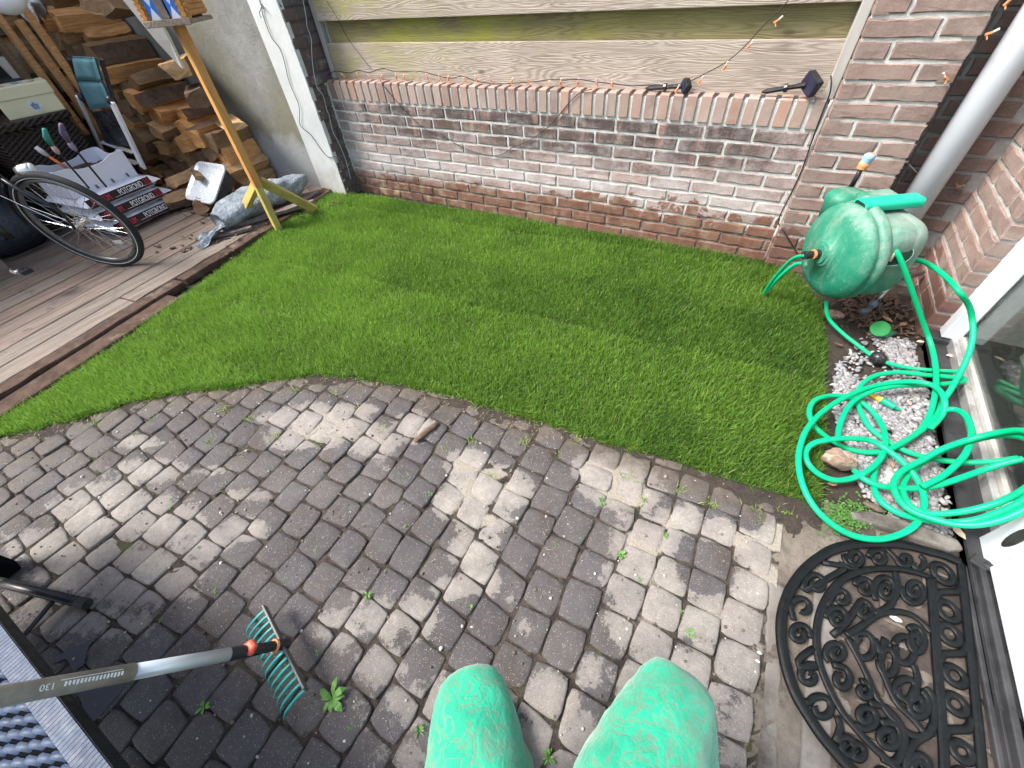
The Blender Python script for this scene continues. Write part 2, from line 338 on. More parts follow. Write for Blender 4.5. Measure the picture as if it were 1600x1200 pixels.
for ci, x0 in enumerate(CX):
    y = -.75+random.uniform(0, .1)+(.05 if ci % 2 else 0)
    while y < 1.05:
        ln = random.choice([.094, .1, .1, .104, .11]); cx, cy = x0+P_W/2+random.gauss(0, .0016), y+ln/2; y += ln
        if x0 > .33: continue
        if inside(LAWN, np.array([cx]), np.array([cy-.03]))[0] and edge_dist(LAWN, np.array([cx]), np.array([cy]))[0] > .06: continue
        if cx < -2.75: continue
        gx, gy = P_W-.0005-random.uniform(0, .002), ln-.0005-random.uniform(0, .0025); n = 9
        t = np.array([-1, -.965, -.87, -.45, 0, .45, .87, .965, 1]); U, Vv = np.meshgrid(t, t); u = U.ravel(); v = Vv.ravel()
        # squircle-like corner rounding
        ex = 2.7+random.random()*2.6; rr = np.maximum(np.abs(u), np.abs(v)); nn = (np.abs(u)**ex+np.abs(v)**ex)**(1/ex)+1e-9
        sc_ = rr/nn; blend = rr**6; su = u*(1-blend+blend*(.35+.65*sc_)); sv = v*(1-blend+blend*(.35+.65*sc_))
        ed = np.maximum(np.abs(u), np.abs(v)); a = random.gauss(0, .034); tx, ty = random.gauss(0, .03), random.gauss(0, .03)
        ph = random.random()*9; wob = 1+(.020*np.sin(3*np.arctan2(v, u)+ph)+.013*np.sin(7*np.arctan2(v, u)+ph*2)+.006*np.sin(13*np.arctan2(v, u)+ph*5))*(rr > .4)
        X = su*gx/2*wob; Y = sv*gy/2*wob; Z = np.where(ed > .98, -.012, np.where(ed > .9, -.0024, np.where(ed > .8, -.0004, .0)))+.0015*(1-rr**2)+X*tx+Y*ty+random.gauss(0, .0019)
        X2 = cx+X*math.cos(a)-Y*math.sin(a); Y2 = cy+X*math.sin(a)+Y*math.cos(a)
        # pull the second ring out so that the rim is a tight arris
        b = cnt*n*n; i = np.arange((n-1)*(n-1)); q = b+(i//(n-1))*n+i % (n-1)
        pav_v.append(np.c_[X2, Y2, Z]); quads.append(np.c_[q, q+1, q+n+1, q+n]); pav_var.append(np.full(n*n, random.random())); cnt += 1
V = np.concatenate(pav_v); wx0, wy0 = V[:, 0].copy(), V[:, 1].copy(); fd = np.clip((.30-wx0)/.25, 0, 1)
V[:, 0] += fd*(.07*(vnoise(wx0*1.3+40, wy0*1.3+40, 41)-.5)+.022*(vnoise(wx0*5+50, wy0*5+50, 42)-.5)); V[:, 1] += .07*(vnoise(wx0*1.3+60, wy0*1.3+60, 43)-.5)+.022*(vnoise(wx0*5+70, wy0*5+70, 44)-.5)
dry = field(DRY, V[:, 0], V[:, 1]); wetf = field(WET, V[:, 0], V[:, 1]); dr = np.clip(dry-wetf*.9, 0, 1.2)
mud = np.clip(1-edge_dist(LAWN, V[:, 0], V[:, 1])/.22, 0, 1)*(V[:, 1] < 1.2)
mud = np.maximum(mud, np.clip((-1.75-V[:, 0])/.5, 0, .6))
k = N('cobble'); va_ = k.attr('var'); dn = k.noise(15, 12, .78); dn2 = k.noise(70, 8, .8)
wetc = k.ramp(va_, [(0, (.070, .066, .074)), (.3, (.090, .083, .084)), (.55, (.075, .072, .088)), (.8, (.105, .088, .082)), (1, (.058, .057, .07))])
wetc = k.mix(k.rng(k.noise(24, 8, .75), .35, .7, 0, .8), wetc, (.135, .125, .12)); wetc = k.mix(k.rng(k.noise(5, 4), .55, .68, 0, .75), wetc, (.078, .052, .034))
spk = k.rng(k.vor(230, out=0), .12, .30, 1, 0); spkm = k.math('MULTIPLY', spk, k.rng(k.noise(90, 3), .50, .56)); fg = k.noise(300, 4, .8)
dryc = k.mix(k.rng(k.noise(30, 10, .8), .35, .68), (.20, .188, .172), (.38, .355, .32)); dryc = k.mix(k.rng(va_, 0, 1, 0, .45), dryc, (.21, .185, .18))
dd = k.math('ADD', k.attr('dry'), k.math('ADD', k.math('MULTIPLY', k.math('SUBTRACT', dn, .5), 1.0), k.math('MULTIPLY', k.math('SUBTRACT', dn2, .5), .55)))
dm = k.rng(dd, .36, .41); dpart = k.rng(k.attr('dry'), .45, .95, .6, 1.)
wetc = k.mix(k.rng(k.noise(2.6, 5, .6), .40, .60, .28, .62), wetc, (.026, .023, .026)); c = k.mix(k.math('MULTIPLY', dm, dpart), wetc, dryc); c = k.mix(k.rng(fg, .5, .72, 0, .5), c, k.mix(.35, c, (.34, .32, .30))); c = k.mix(k.rng(fg, .48, .3, 0, .6), c, k.mix(.6, c, (.02, .018, .018))); c = k.mix(k.math('MULTIPLY', spkm, .75), c, (.46, .44, .41))
mm = k.math('ADD', k.attr('mud'), k.math('MULTIPLY', k.math('SUBTRACT', k.noise(13, 10, .7), .5), 1.1))
mudc = k.mix(k.rng(k.noise(40, 8, .8), .4, .66), (.06, .047, .038), (.14, .115, .09))
c = k.mix(k.rng(mm, .42, .8, 0, .8), c, mudc)
k.col(c); wetr = k.rng(k.noise(7, 4), .4, .6, .42, .7); k.rough(k.mix(dm, wetr, .92)); k.b.inputs['Specular IOR Level'].default_value = .35
k.bump(k.math('ADD', k.noise(90, 8, .8), k.math('MULTIPLY', k.noise(420, 3), .5)), .85, .004)
from_arrays('patio_paving', V, quads, k.m, {'var': np.concatenate(pav_var), 'dry': dr, 'mud': mud}, smooth=True, kind='structure')
X, Y = np.meshgrid(np.linspace(-2.7, .5, 190), np.linspace(-.5, 1.1, 110)); x, y = X.ravel(), Y.ravel(); de = edge_dist(LAWN, x, y); nz_ = vnoise(x*14+60, y*14+60, 31); n2_ = vnoise(x*45+90, y*45+90, 32)
zz = -.014+.0175*np.clip(1-de/(.05+.16*nz_), 0, 1)+.0045*(n2_-.5)+.004*(nz_-.5)
zz = np.where(inside(LAWN, x, y) & (de > .03), -.02, zz); i = np.arange(189*109); a = (i//189)*190+i % 189
from_arrays('soil_spill', np.c_[x, y, zz], [np.c_[a, a+1, a+191, a+190]], M_soil, smooth=True, kind='structure')
# mossy joint filling
k = N('joint_soil'); c = k.mix(k.rng(k.noise(40, 6), .4, .6), (.022, .018, .015), (.07, .055, .042)); c = k.mix(k.rng(k.noise(6, 5), .6, .66, 0, .8), c, (.06, .075, .02)); c = k.mix(k.rng(k.math('ADD', k.attr('sandy'), k.math('MULTIPLY', k.math('SUBTRACT', k.noise(30, 8, .75), .5), 1.2)), .35, .6, 0, .9), c, (.34, .31, .26))
k.col(c); k.rough(1); k.bump(k.noise(200, 5), 1, .01)
js = sheet('joint_sand', -2.7, .4, -.75, 1.02, -.0062, k.m, .012, .006, kind='structure')
cc_ = np.empty(len(js.data.vertices)*3); js.data.vertices.foreach_get('co', cc_); cc_ = cc_.reshape(-1, 3); jd = field(DRY, cc_[:, 0], cc_[:, 1])-.9*field(WET, cc_[:, 0], cc_[:, 1])
sandy = np.clip((jd-.55)/.3, 0, 1)*np.clip((cc_[:, 1]-.15)/.3, 0, 1); cc_[:, 2] += sandy*.0055*(.4+.9*vnoise(cc_[:, 0]*30+90, cc_[:, 1]*30+90, 51)); js.data.vertices.foreach_set('co', cc_.ravel())
at_ = js.data.attributes.new('sandy', 'FLOAT', 'POINT'); at_.data.foreach_set('value', sandy.astype(np.float32))
# kerb along the mat and the warm setts beneath the mat
M_conc = pm('kerb_concrete', (.20, .19, .175), (.12, .11, .10), 9, .9, .8, 90, dirt=(.06, .052, .045), dth=.46)
mb = MB(); ks = smooth_path([(.425, -.3, 0), (.412, .3, 0), (.402, .5, 0), (.398, .62, 0)], 10)
for a, b in zip(ks, ks[1:]): pass
poly = [(p[0]-.016+random.uniform(-.003, .003), p[1]) for p in ks]+[(p[0]+.02+random.uniform(-.004, .004), p[1]) for p in ks[::-1]]; mb.prism(poly, -.05, -.003)
mb.build('kerb', M_conc, kind='structure', bevel=.004)
mb = MB(); mb.prism([(.47, -.4), (.53, -.4), (.535, .5), (.55, .7), (.585, .82), (.545, .84), (.49, .68), (.478, .45)], -.05, .001); mb.build('kerb', M_conc, kind='structure', bevel=.005)
mb = MB(); mb.prism([(.56, .925), (.57, .905), (.69, .915), (.80, .915), (.83, .93), (.82, .96), (.74, .965), (.62, .955)], -.03, .022); mb.build('kerb', M_conc, kind='structure', bevel=.008)
M_set = pm('warm_sett', (.055, .044, .038), (.10, .082, .07), 12, .85, .7, 90, dirt=(.028, .024, .022), dscale=7, dth=.43)
mb = MB(); yy = -.4; r_ = 0
while yy < .9:
    xx = .548-(r_ % 2)*.1
    while xx < .83:
        a, b = max(xx, .548), min(xx+.19, .828)
        if b-a > .02: mb.box((a, yy, -.05), (b, yy+.088, random.uniform(-.004, 0)))
        xx += .2
    yy += .096; r_ += 1
mb.build('sett_strip', M_set, kind='structure', bevel=.005)
sheet('kerb_bed', .37, .83, -.5, .95, -.006, pm('sandy_soil', (.10, .085, .07), (.20, .18, .155), 18, .95, 1., 60, dirt=(.045, .038, .03), dscale=9, dth=.5, bd=.006), .012, .009, kind='structure')
# ------------------------------------------------------------------ gravel
k = N('gravel_stone'); v = k.attr()
c = k.ramp(v, [(0, (.15, .15, .16)), (.35, (.215, .215, .23)), (.7, (.28, .28, .295)), (.9, (.40, .40, .40)), (.97, (.30, .22, .18)), (1, (.35, .25, .22))])
k.col(k.mix(k.rng(k.noise(60, 6), .4, .7, 0, .5), c, (.16, .16, .18))); k.rough(.75); k.bump(k.noise(200, 4), .4, .002); M_grav = k.m
base = bmesh.new(); bmesh.ops.create_icosphere(base, subdivisions=1, radius=1); bv = np.array([q.co[:] for q in base.verts]); bf = np.array([[q.index for q in f.verts] for f in base.faces]); base.free()
GP = [(.53, 1.60), (.56, 1.74), (.66, 1.90), (.80, 1.90), (.822, 1.6), (.822, .94), (.70, .955), (.62, 1.0), (.57, 1.12), (.53, 1.3), (.515, 1.5)]
N_G = 6200; gx = rng.uniform(.5, .83, N_G*2); gy = rng.uniform(.92, 1.95, N_G*2)
thin = vnoise(gx*12+5, gy*12+5, 8); ed = edge_dist(GP, gx, gy); ins = inside(GP, gx, gy)
soilp = (np.hypot((gx-.63)/.09, (gy-1.69)/.14) < 1)
keep = ins & (rng.random(N_G*2) < np.clip(ed/.04+.12, 0, 1)*np.where(thin < .3, .4, 1.)) & ~(soilp & (rng.random(N_G*2) < .93))
gx, gy = gx[keep][:N_G], gy[keep][:N_G]; n = len(gx); s = rng.gamma(9, .00062, n)+.0022
Vv = bv[None]*(1+rng.normal(0, .22, (n, len(bv), 1)))*np.c_[s*rng.uniform(.8, 1.6, n), s*rng.uniform(.7, 1.1, n), s*rng.uniform(.5, .8, n)][:, None, :]
an = rng.uniform(0, 6.28, n); ca, sa = np.cos(an)[:, None], np.sin(an)[:, None]; tl = rng.normal(0, .5, n)[:, None]
x, y, z = Vv[..., 0], Vv[..., 1], Vv[..., 2]; z, y = z*np.cos(tl)-y*np.sin(tl), z*np.sin(tl)+y*np.cos(tl)
gz = -.004+rng.uniform(0, .011, n)
Vv = np.stack([x*ca-y*sa+gx[:, None], x*sa+y*ca+gy[:, None], z+gz[:, None]], -1)
F = (bf[None]+(np.arange(n)*len(bv))[:, None, None]).reshape(-1, 3)
from_arrays('gravel', Vv.reshape(-1, 3), [F], M_grav, {'var': np.repeat(rng.random(n), len(bv))}, kind='stuff', label='pale grey gravel chippings under the tangled hose')
# ------------------------------------------------------------------ lawn
lb = MB(); lb.prism(LAWN, -.02, .006); lb.build('lawn_turf', pm('turf_base', (.018, .036, .008), (.03, .05, .012), 40, .95, 1., 90), kind='structure')
k = N('grass_blade'); v = k.attr('var'); t = k.attr('tone')
c = k.ramp(v, [(0, (.022, .065, .008)), (.3, (.062, .16, .016)), (.6, (.13, .29, .032)), (.9, (.30, .48, .08)), (.97, (.42, .42, .15)), (1, (.48, .44, .2))])
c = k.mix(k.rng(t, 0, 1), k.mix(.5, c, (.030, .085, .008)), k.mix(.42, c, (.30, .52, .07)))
k.col(c); k.rough(.55); k.b.inputs['Specular IOR Level'].default_value = .3
tr = k.n('ShaderNodeBsdfTranslucent'); k.l(c, tr.inputs[0]); ms = k.n('ShaderNodeMixShader'); ms.inputs[0].default_value = .45
out = k.t.nodes['Material Output']; k.l(k.b.outputs[0], ms.inputs[1]); k.l(tr.outputs[0], ms.inputs[2]); k.l(ms.outputs[0], out.inputs[0]); M_gr = k.m
def blades(x, y, z0, hgt, wid, var, tone, lean=None, name='grass', mt=None, **tg):
    n = len(x); az = rng.uniform(0, 6.283, n); ln = rng.gamma(3, .19, n) if lean is None else lean
    ln = np.clip(ln, .05, 1.25); wa = rng.uniform(0, 6.283, n)
    hx, hy = np.cos(az)*np.sin(ln), np.sin(az)*np.sin(ln); wx, wy = -np.sin(az)+.4*np.cos(wa), np.cos(az)+.4*np.sin(wa)
    q = np.hypot(wx, wy); wx /= q; wy /= q; P = []
    for s_, ww, dr_ in ((0, 1, 0), (.5, .85, .30), (1, 0, 1.)):
        cx = x+hx*hgt*s_*(.6+.55*dr_); cy = y+hy*hgt*s_*(.6+.55*dr_); cz = z0+hgt*np.cos(ln)*s_*(1.05-.22*dr_*ln)
        if ww: P += [np.c_[cx-wx*wid*ww/2, cy-wy*wid*ww/2, cz], np.c_[cx+wx*wid*ww/2, cy+wy*wid*ww/2, cz]]
        else: P += [np.c_[cx, cy, cz]]
    V = np.stack(P, 1).reshape(-1, 3); b = (np.arange(n)*5)[:, None]
    return from_arrays(name, V, [b+np.array([[0, 1, 3, 2]]), b+np.array([[2, 3, 4]])], mt or M_gr, {'var': np.repeat(var, 5), 'tone': np.repeat(tone, 5)}, **tg)
NB = 330000; lx = rng.uniform(-3.1, .5, NB*2); ly = rng.uniform(-.3, 2.36, NB*2); kk = inside(LAWN, lx, ly)
kk &= (rng.random(NB*2) < np.clip(.55+1.2*vnoise(lx*18+80, ly*18+80, 5), 0, 1)); lx, ly = lx[kk], ly[kk]
# strips of turf laid side by side: each a little different in tone and lean
sx = (ly-.08*lx-.25)/.40+.03*(vnoise(lx*90+40, ly*90+40, 19)-.5)*4*.4+.10*(vnoise(lx*3+40, ly*3+40, 9)-.5); strip = np.floor(sx).astype(int)
stone = np.array([.95, .45, .80, .18, .62, .10, .40, .15])[strip % 8]
tone = np.clip(stone*.50+.14+.30*vnoise(lx*5+70, ly*5+70, 6)+.55*np.clip((-1.0-lx)/1.5, 0, 1)-.32*np.clip((lx+.9)/1.3, 0, 1)+rng.normal(0, .1, len(lx)), 0, 1)  # left end painted lighter as sunlit, right end a darker green
patch = vnoise(lx*9+20, ly*9+20, 12); var = np.clip(rng.beta(1.5, 1.8, len(lx))*.85+.22*(patch-.4)+.05, 0, .93)
var = np.where(rng.random(len(lx)) < .035, rng.uniform(.94, 1, len(lx)), var)
hg = rng.normal(.029, .010, len(lx))*(.75+.5*patch); seamd = np.abs(sx-np.round(sx)); hg *= np.where(seamd < .03, .72, 1)
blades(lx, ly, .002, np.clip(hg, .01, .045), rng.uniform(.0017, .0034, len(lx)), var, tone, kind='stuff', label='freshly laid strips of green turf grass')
# shaggy fringe overhanging the paved side of the turf
FE = [np.array(LAWN[i]) for i in range(26, len(LAWN))]; n = 9000; j_ = rng.integers(0, len(FE)-1, n); t_ = rng.random(n); FEa = np.array(FE); pf = FEa[j_]*(1-t_)[:, None]+FEa[j_+1]*t_[:, None]
cl = vnoise(pf[:, 0]*22+60, pf[:, 1]*22+60, 61); kp = rng.random(n) < cl; pf, cl = pf[kp], cl[kp]; n = len(pf)
blades(pf[:, 0]+rng.normal(0, .006, n), pf[:, 1]+rng.normal(-.002, .007, n)+.004, .0, rng.uniform(.018, .046, n)*(.6+.6*cl), rng.uniform(.0017, .0032, n), np.clip(rng.beta(1.5, 1.8, n), 0, 1), np.clip(.55+rng.normal(0, .2, n)-.3*np.clip((pf[:, 0]+.6)/1.1, 0, 1), 0, 1), lean=rng.uniform(.35, 1.2, n), name='turf_fringe', kind='stuff', label='ragged longer grass fringe along the curved turf edge')
# ------------------------------------------------------------------ garden wall
M_cop = brick_mat('brick_coping', 'plain')
gw = thing('garden_wall', 'low weathered brick wall with white lime bloom behind the lawn', 'brick wall')
mb = MB(); brick_face(mb, (XL, YW, 0), X3, Yn, XR-XL+.03, -.03, ZC, ZC-10*CO, L=.2178, start=.012); mb.build('brickwork', M_bw, gw)
mb = MB(); mb.box((XL-.1, YW+.006, -.1), (XR+.02, YW+.10, ZC+.09)); mb.build('mortar', M_mo, gw)
mb = MB(); x = XL+.012; k_ = N('brick_cap')
vv = k_.attr(); c = k_.ramp(vv, [(0, (.26, .18, .15)), (.3, (.36, .26, .22)), (.5, (.28, .22, .19)), (.75, (.40, .23, .16)), (1, (.19, .14, .125))])
c = k_.mix(k_.rng(k_.noise(9, 8, .7), .45, .7, 0, .7), c, (.38, .32, .30)); c = k_.mix(k_.rng(k_.noise(1, 8, .7, k_.mp((20, 8, 3))), .56, .68, 0, .7), c, (.13, .11, .10))
k_.col(c); k_.rough(.9); k_.bump(k_.noise(80, 6, .7), .6, .003)
while x < XR-.02:
    t = .0475+random.uniform(-.001, .001); dz = random.uniform(-.002, .002)
    mb.add(*(lambda a, b, y0, y1, z0, z1: ([(a, y0, z0), (b, y0, z0), (b, y1, z0), (a, y1, z0), (a+.001, y0+.001, z1-.004), (b-.001, y0+.001, z1-.004), (b-.001, y1, z1-.001), (a+.001, y1, z1-.001), (a+.003, y0+.006, z1), (b-.003, y0+.006, z1)],
        [(0, 3, 2, 1), (0, 1, 5, 4), (1, 2, 6, 9, 5), (2, 3, 7, 6), (3, 0, 4, 8, 7), (4, 5, 9, 8), (8, 9, 6, 7)]))(x, x+t, YW-.003+random.uniform(-.0015, .0015), YW+.098, ZC+.002, ZC+.107+dz)); x += .0640
mb.build('coping', k_.m, gw, bevel=.0015)
# ------------------------------------------------------------------ fence above the wall
def wood(name, c1, c2, algae=None, ring=1., dark=(.10, .08, .06), axis='x', rough=.8, knots=True, al_x=None, ys=9):
    k = N(name); st = {'x': (1, ys, ys), 'y': (ys, 1, ys), 'z': (ys, ys, 1)}[axis]; var = k.attr()
    off = k.n('ShaderNodeVectorMath', operation='ADD'); k.l(k.co, off.inputs[0]); cb = k.n('ShaderNodeCombineXYZ'); k.setv(cb.inputs[0], k.math('MULTIPLY', var, 7)); k.setv(cb.inputs[2], k.math('MULTIPLY', var, 13)); k.l(cb.outputs[0], off.inputs[1])
    p = off.outputs[0]; v = k.mp(st, src=p); wv = k.n('ShaderNodeTexNoise'); k.l(v, wv.inputs[0]); wv.inputs['Scale'].default_value = .9; wv.inputs['Detail'].default_value = 2
    g = k.math('FRACT', k.math('MULTIPLY', wv.outputs[0], 22*ring)); g = k.math('ABSOLUTE', k.math('SUBTRACT', g, .5))
    fine = k.noise(6, 8, .75, k.mp(tuple(q*(1 if q == 1 else 5) for q in st), src=p))
    c = k.mix(k.rng(g, .12, .5, .0, .9), c1, c2); c = k.mix(k.rng(fine, .46, .66, 0, .8), c, dark); c = k.mix(k.rng(k.noise(2.2, 4), .4, .65, 0, .35), c, tuple(min(1, q*1.25) for q in c1))
    if knots:
        d = k.vor(2.6, k.mp({'x': (1, 2, 2.2), 'y': (2, 1, 2.2), 'z': (2.2, 2, 1)}[axis], src=p)); c = k.mix(k.rng(d, .035, .085, .85, 0), c, dark)
    if algae:
        m_ = k.noise(3, 8, .65, k.mp((1, 1, 2.5))); a = k.rng(m_, .42, .62)
        if al_x: a = k.math('MULTIPLY', a, k.rng(k.sep()[0], al_x[0], al_x[1], 1, .12))
        c = k.mix(k.math('MULTIPLY', a, .8), c, algae)
    k.col(c); k.rough(rough); k.b.inputs['Specular IOR Level'].default_value = .25
    k.bump(k.math('ADD', k.math('MULTIPLY', g, .7), fine), .8, .005); return k.m
M_f1 = wood('fence_wood', (.44, .385, .335), (.25, .205, .17), (.34, .33, .12), 1.5, (.15, .115, .09), al_x=(-2.35, -1.6), ys=15)
M_f2 = wood('fence_wood_green', (.30, .27, .14), (.17, .14, .07), (.34, .35, .05), 1.3, (.14, .11, .06), al_x=(-1.7, -.3), ys=15)
M_grey = pm('grey_frame', (.42, .42, .41), (.33, .32, .30), 14, .6, .2, 90, stretch=(1, 1, .2), dirt=(.7, .7, .68), dth=.6)
fe = thing('fence', 'timber board fence panel standing on top of the low brick wall', 'fence')
y1 = 2.425
for (za, zb, yy, mt) in ((1.02, 1.21, y1-.02, M_f1), (.90, 1.05, y1+.03, M_f2), (.722, .912, y1, M_f1), (1.19, 1.36, y1+.03, M_f2), (1.33, 1.52, y1-.02, M_f1), (1.49, 1.66, y1+.03, M_f2), (1.63, 1.82, y1-.02, M_f1)):
    mb = MB(); mb.box((-2.72, yy, za), (.155, yy+.02, zb)); mb.build('board', mt, fe, bevel=.003)
mb = MB(); mb.box((-2.768, y1+.0, .727), (-2.728, y1+.05, 1.85)); mb.build('frame_post', M_grey, fe, bevel=.002)
mb = MB(); mb.box((-2.712, y1+.022, .727), (-2.700, y1+.06, 1.85)); mb.build('frame_channel', M_grey, fe)
mb = MB(); mb.box((.152, y1-.05, .727), (.188, y1+.04, 1.85)); mb.build('frame_post', M_grey, fe, bevel=.002)
# ------------------------------------------------------------------ brick pillar
pi_ = thing('brick_pillar', 'tall red brick pillar between the low wall and the drainpipe', 'pillar')
mb = MB(); brick_face(mb, (XR, 2.30, 0), X3, Yn, .333, -.03, 1.9, ZC-10*CO, L=.222, start=.111)
brick_face(mb, (XR+.333, 2.30, 0), (0, 1, 0), X3, .11, -.03, 1.9, ZC-10*CO, L=.222); brick_face(mb, (XR, 2.40, 0), (0, -1, 0), (-1, 0, 0), .10, -.03, 1.9, ZC-10*CO, L=.222); mb.build('brickwork', M_bp, pi_)
mb = MB(); mb.box((XR+.006, 2.306, -.1), (XR+.327, 2.45, 1.9)); mb.build('mortar', M_mo, pi_)
mb = MB(); mb.tube(smooth_path([(XR-.004, 2.345, .0), (XR-.003, 2.35, .3), (XR-.006, 2.349, .5), (XR-.004, 2.352, .73)], 6), .006, 6); mb.build('mortar_bead', M_mo, pi_, smooth=True)
# ------------------------------------------------------------------ house on the right
ho = thing('brick_house', 'brick house corner with white door frame and dark glass pane', 'house')
M_wh = pm('white_paint', (.62, .68, .73), (.57, .62, .67), 5, .35, .08, 60, dirt=(.5, .5, .48), dscale=14, dth=.68)
M_bk = pm('black_rubber_strip', (.022, .023, .026), (.045, .046, .05), 14, .5, .4, 120, dirt=(.11, .10, .09), dscale=16, dth=.62)
M_al = pm('alu', (.55, .56, .57), (.38, .38, .38), 20, .45, .3, 100, metal=.6, dirt=(.16, .15, .14), dscale=18, dth=.55)
YR = 2.41; XH = .82; YV = 1.965
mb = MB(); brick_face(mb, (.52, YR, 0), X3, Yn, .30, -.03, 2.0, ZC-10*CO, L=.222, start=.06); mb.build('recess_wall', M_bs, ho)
mb = MB(); mb.box((.5, YR+.006, -.1), (XH+.02, YR+.12, 2.0)); mb.build('recess_mortar', pm('mortar_dim', (.26, .26, .25), (.2, .19, .18), 40, .95, .8, 190), ho)  # mortar colour darkened for the shade in the recess
mb = MB(); brick_face(mb, (XH, YR, 0), (0, -1, 0), (-1, 0, 0), YR-YV, -.03, 2.4, ZC-10*CO, L=.222, start=.105)
brick_face(mb, (XH, YV, 0), X3, Yn, .085, -.03, 2.4, ZC-10*CO, L=.222, start=.0, alt=0); mb.build('pier_wall', M_bp, ho)
mb = MB(); mb.box((XH+.006, YV+.006, -.1), (XH+.4, YR+.1, 2.4)); mb.build('pier_mortar', M_mo2, ho)
df = MB(); df.box((.875, 1.915, .036), (.935, YV+.022, 2.3)); df = df.build('door_frame', M_wh, ho, bevel=.004)
mb = MB(); mb.box((.875, .905, .008), (.97, 1.0, 2.3)); mb.build('door_post', M_wh, ho, bevel=.004)
mb = MB(); mb.box((.845, 1.9, -.05), (.95, YV+.0, .033)); mb.build('plinth_block', M_bk, ho, bevel=.003)
mb = MB(); mb.box((.836, .55, -.05), (.905, 1.9, .012)); mb.box((.836, .2, -.05), (.838, 1.9, .022)); mb.build('damp_strip', M_bk, ho, bevel=.004)
mb = MB(); mb.box((.906, 1.0, -.02), (.926, 1.915, .045)); mb.build('threshold', M_al, ho, bevel=.003)
mb = MB(); mb.box((.928, 1.0, -.02), (.952, 1.915, .06)); gl0 = mb.build('window_frame', M_grey, ho, bevel=.002)
k = N('window_glass'); k.col((.80, .86, .85)); k.rough(.02); k.b.inputs['Transmission Weight'].default_value = 1; k.b.inputs['IOR'].default_value = 1.5
mb = MB(); mb.box((.940, 1.0, .05), (.946, 1.915, 2.2)); gl = mb.build('pane', k.m, gl0)
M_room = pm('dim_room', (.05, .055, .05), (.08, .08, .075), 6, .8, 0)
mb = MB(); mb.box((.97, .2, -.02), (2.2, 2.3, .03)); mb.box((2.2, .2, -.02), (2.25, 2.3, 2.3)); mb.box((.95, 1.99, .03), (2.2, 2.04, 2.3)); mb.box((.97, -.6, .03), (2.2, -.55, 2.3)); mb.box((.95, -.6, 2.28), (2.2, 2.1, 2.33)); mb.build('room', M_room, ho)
mb = MB(); mb.box((1.12, 1.3, .03), (1.15, 1.9, 1.1)); mb.box((1.1, 1.05, .03), (1.5, 1.12, .16)); mb.build('room_cupboard', pm('pale_cloth', (.42, .42, .40), (.3, .3, .29), 3, .8, 0), ho)
do = MB(); do.box((.868, -1.0, .030), (.93, .898, 2.2)); do = do.build('door', M_wh, ho, bevel=.005)
mb = MB(); mb.box((.866, -1.0, .18), (.8675, .893, .1815)); mb.build('door_joint', M_md, do)
mb = MB(); fr = frame((.864, .955, .085), (0, .0, 1), (0, 1, 0)); mb.ell((.874, .945, .125), (.006, .017, .05)); mb.build('hinge', pm('dark_metal', (.05, .05, .05), (.12, .12, .12), 20, .4, .1, metal=.7), do, smooth=True)
mb = MB(); mb.box((.826, -1.0, -.04), (.866, .893, .008)); mb.box((.850, -1.0, .0), (.866, .893, .028)); mb.build('weather_bar', M_bk, do, bevel=.003)
mb = MB(); mb.beam((.84, .915, .022), (.872, .897, .026), .035, .012); mb.ell((.872, .90, .026), (.016, .014, .01)); mb.build('weather_bar_end', M_bk, do, bevel=.003)
dp = MB(); M_pipe = pm('pvc_grey', (.62, .66, .72), (.57, .61, .67), 3, .42, .05, 40, dirt=(.48, .49, .5), dscale=5, dth=.62)
dp.tube([(.645, 2.345, .02), (.645, 2.345, 1.2), (.645, 2.345, 2.4)], .053, 40); dp = dp.build('drainpipe', M_pipe, smooth=False, label='grey plastic drainpipe in the dark corner beside the brick pillar', category='drainpipe')
dp.data.polygons.foreach_set('use_smooth', [len(p.vertices) == 4 for p in dp.data.polygons])
# ------------------------------------------------------------------ shed wall on the left
sh = thing('shed', 'open shed with grey plastered side wall and timber floor', 'shed')
k = N('plaster_grey'); n1 = k.noise(3, 10, .7); n2 = k.noise(1.4, 8, .65, k.mp((1, 1, .5)))
c = k.mix(k.rng(n1, .35, .65), (.165, .17, .16), (.265, .272, .262)); c = k.mix(k.rng(n2, .44, .6, 0, .8), c, (.18, .175, .115)); z_ = k.sep()[2]; x_ = k.sep()[0]
low = k.math('ADD', k.math('SUBTRACT', .42, z_), k.math('MULTIPLY', k.math('SUBTRACT', k.noise(4, 8), .5), .5))
c = k.mix(k.rng(low, 0, .08, 0, .65), c, (.36, .38, .40)); c = k.mix(k.rng(k.noise(40, 6, .8), .6, .68, 0, .6), c, (.09, .09, .085)); k.col(c); k.rough(.93); k.bump(k.math('ADD', k.noise(6, 10, .75), k.math('MULTIPLY', k.noise(150, 4), .15)), .8, .012)
mb = MB(); mb.box((-7.5, 2.235, -.1), (-3.06, 2.4, 2.5)); mb.build('plaster_wall', k.m, sh)
k = N('painted_edge'); c = k.mix(k.rng(k.noise(5, 8, .7), .4, .7), (.60, .63, .64), (.50, .53, .53)); z_ = k.sep()[2]
c = k.mix(k.rng(k.math('ADD', k.math('SUBTRACT', .25, z_), k.math('MULTIPLY', k.math('SUBTRACT', k.noise(8, 8, .7), .5), .9)), 0, .25, 0, .8), c, (.42, .40, .34))
c = k.mix(k.rng(k.noise(60, 6, .8), .62, .70, 0, .7), c, (.22, .21, .2)); k.col(c); k.rough(.8); k.bump(k.noise(30, 8, .8), .6, .004)
poly = [(-3.062, 2.222)]+[(-2.79+random.uniform(-.003, .003), 2.218), (-2.775, 2.24), (-3.062, 2.26)]
mb = MB(); nseg = 40
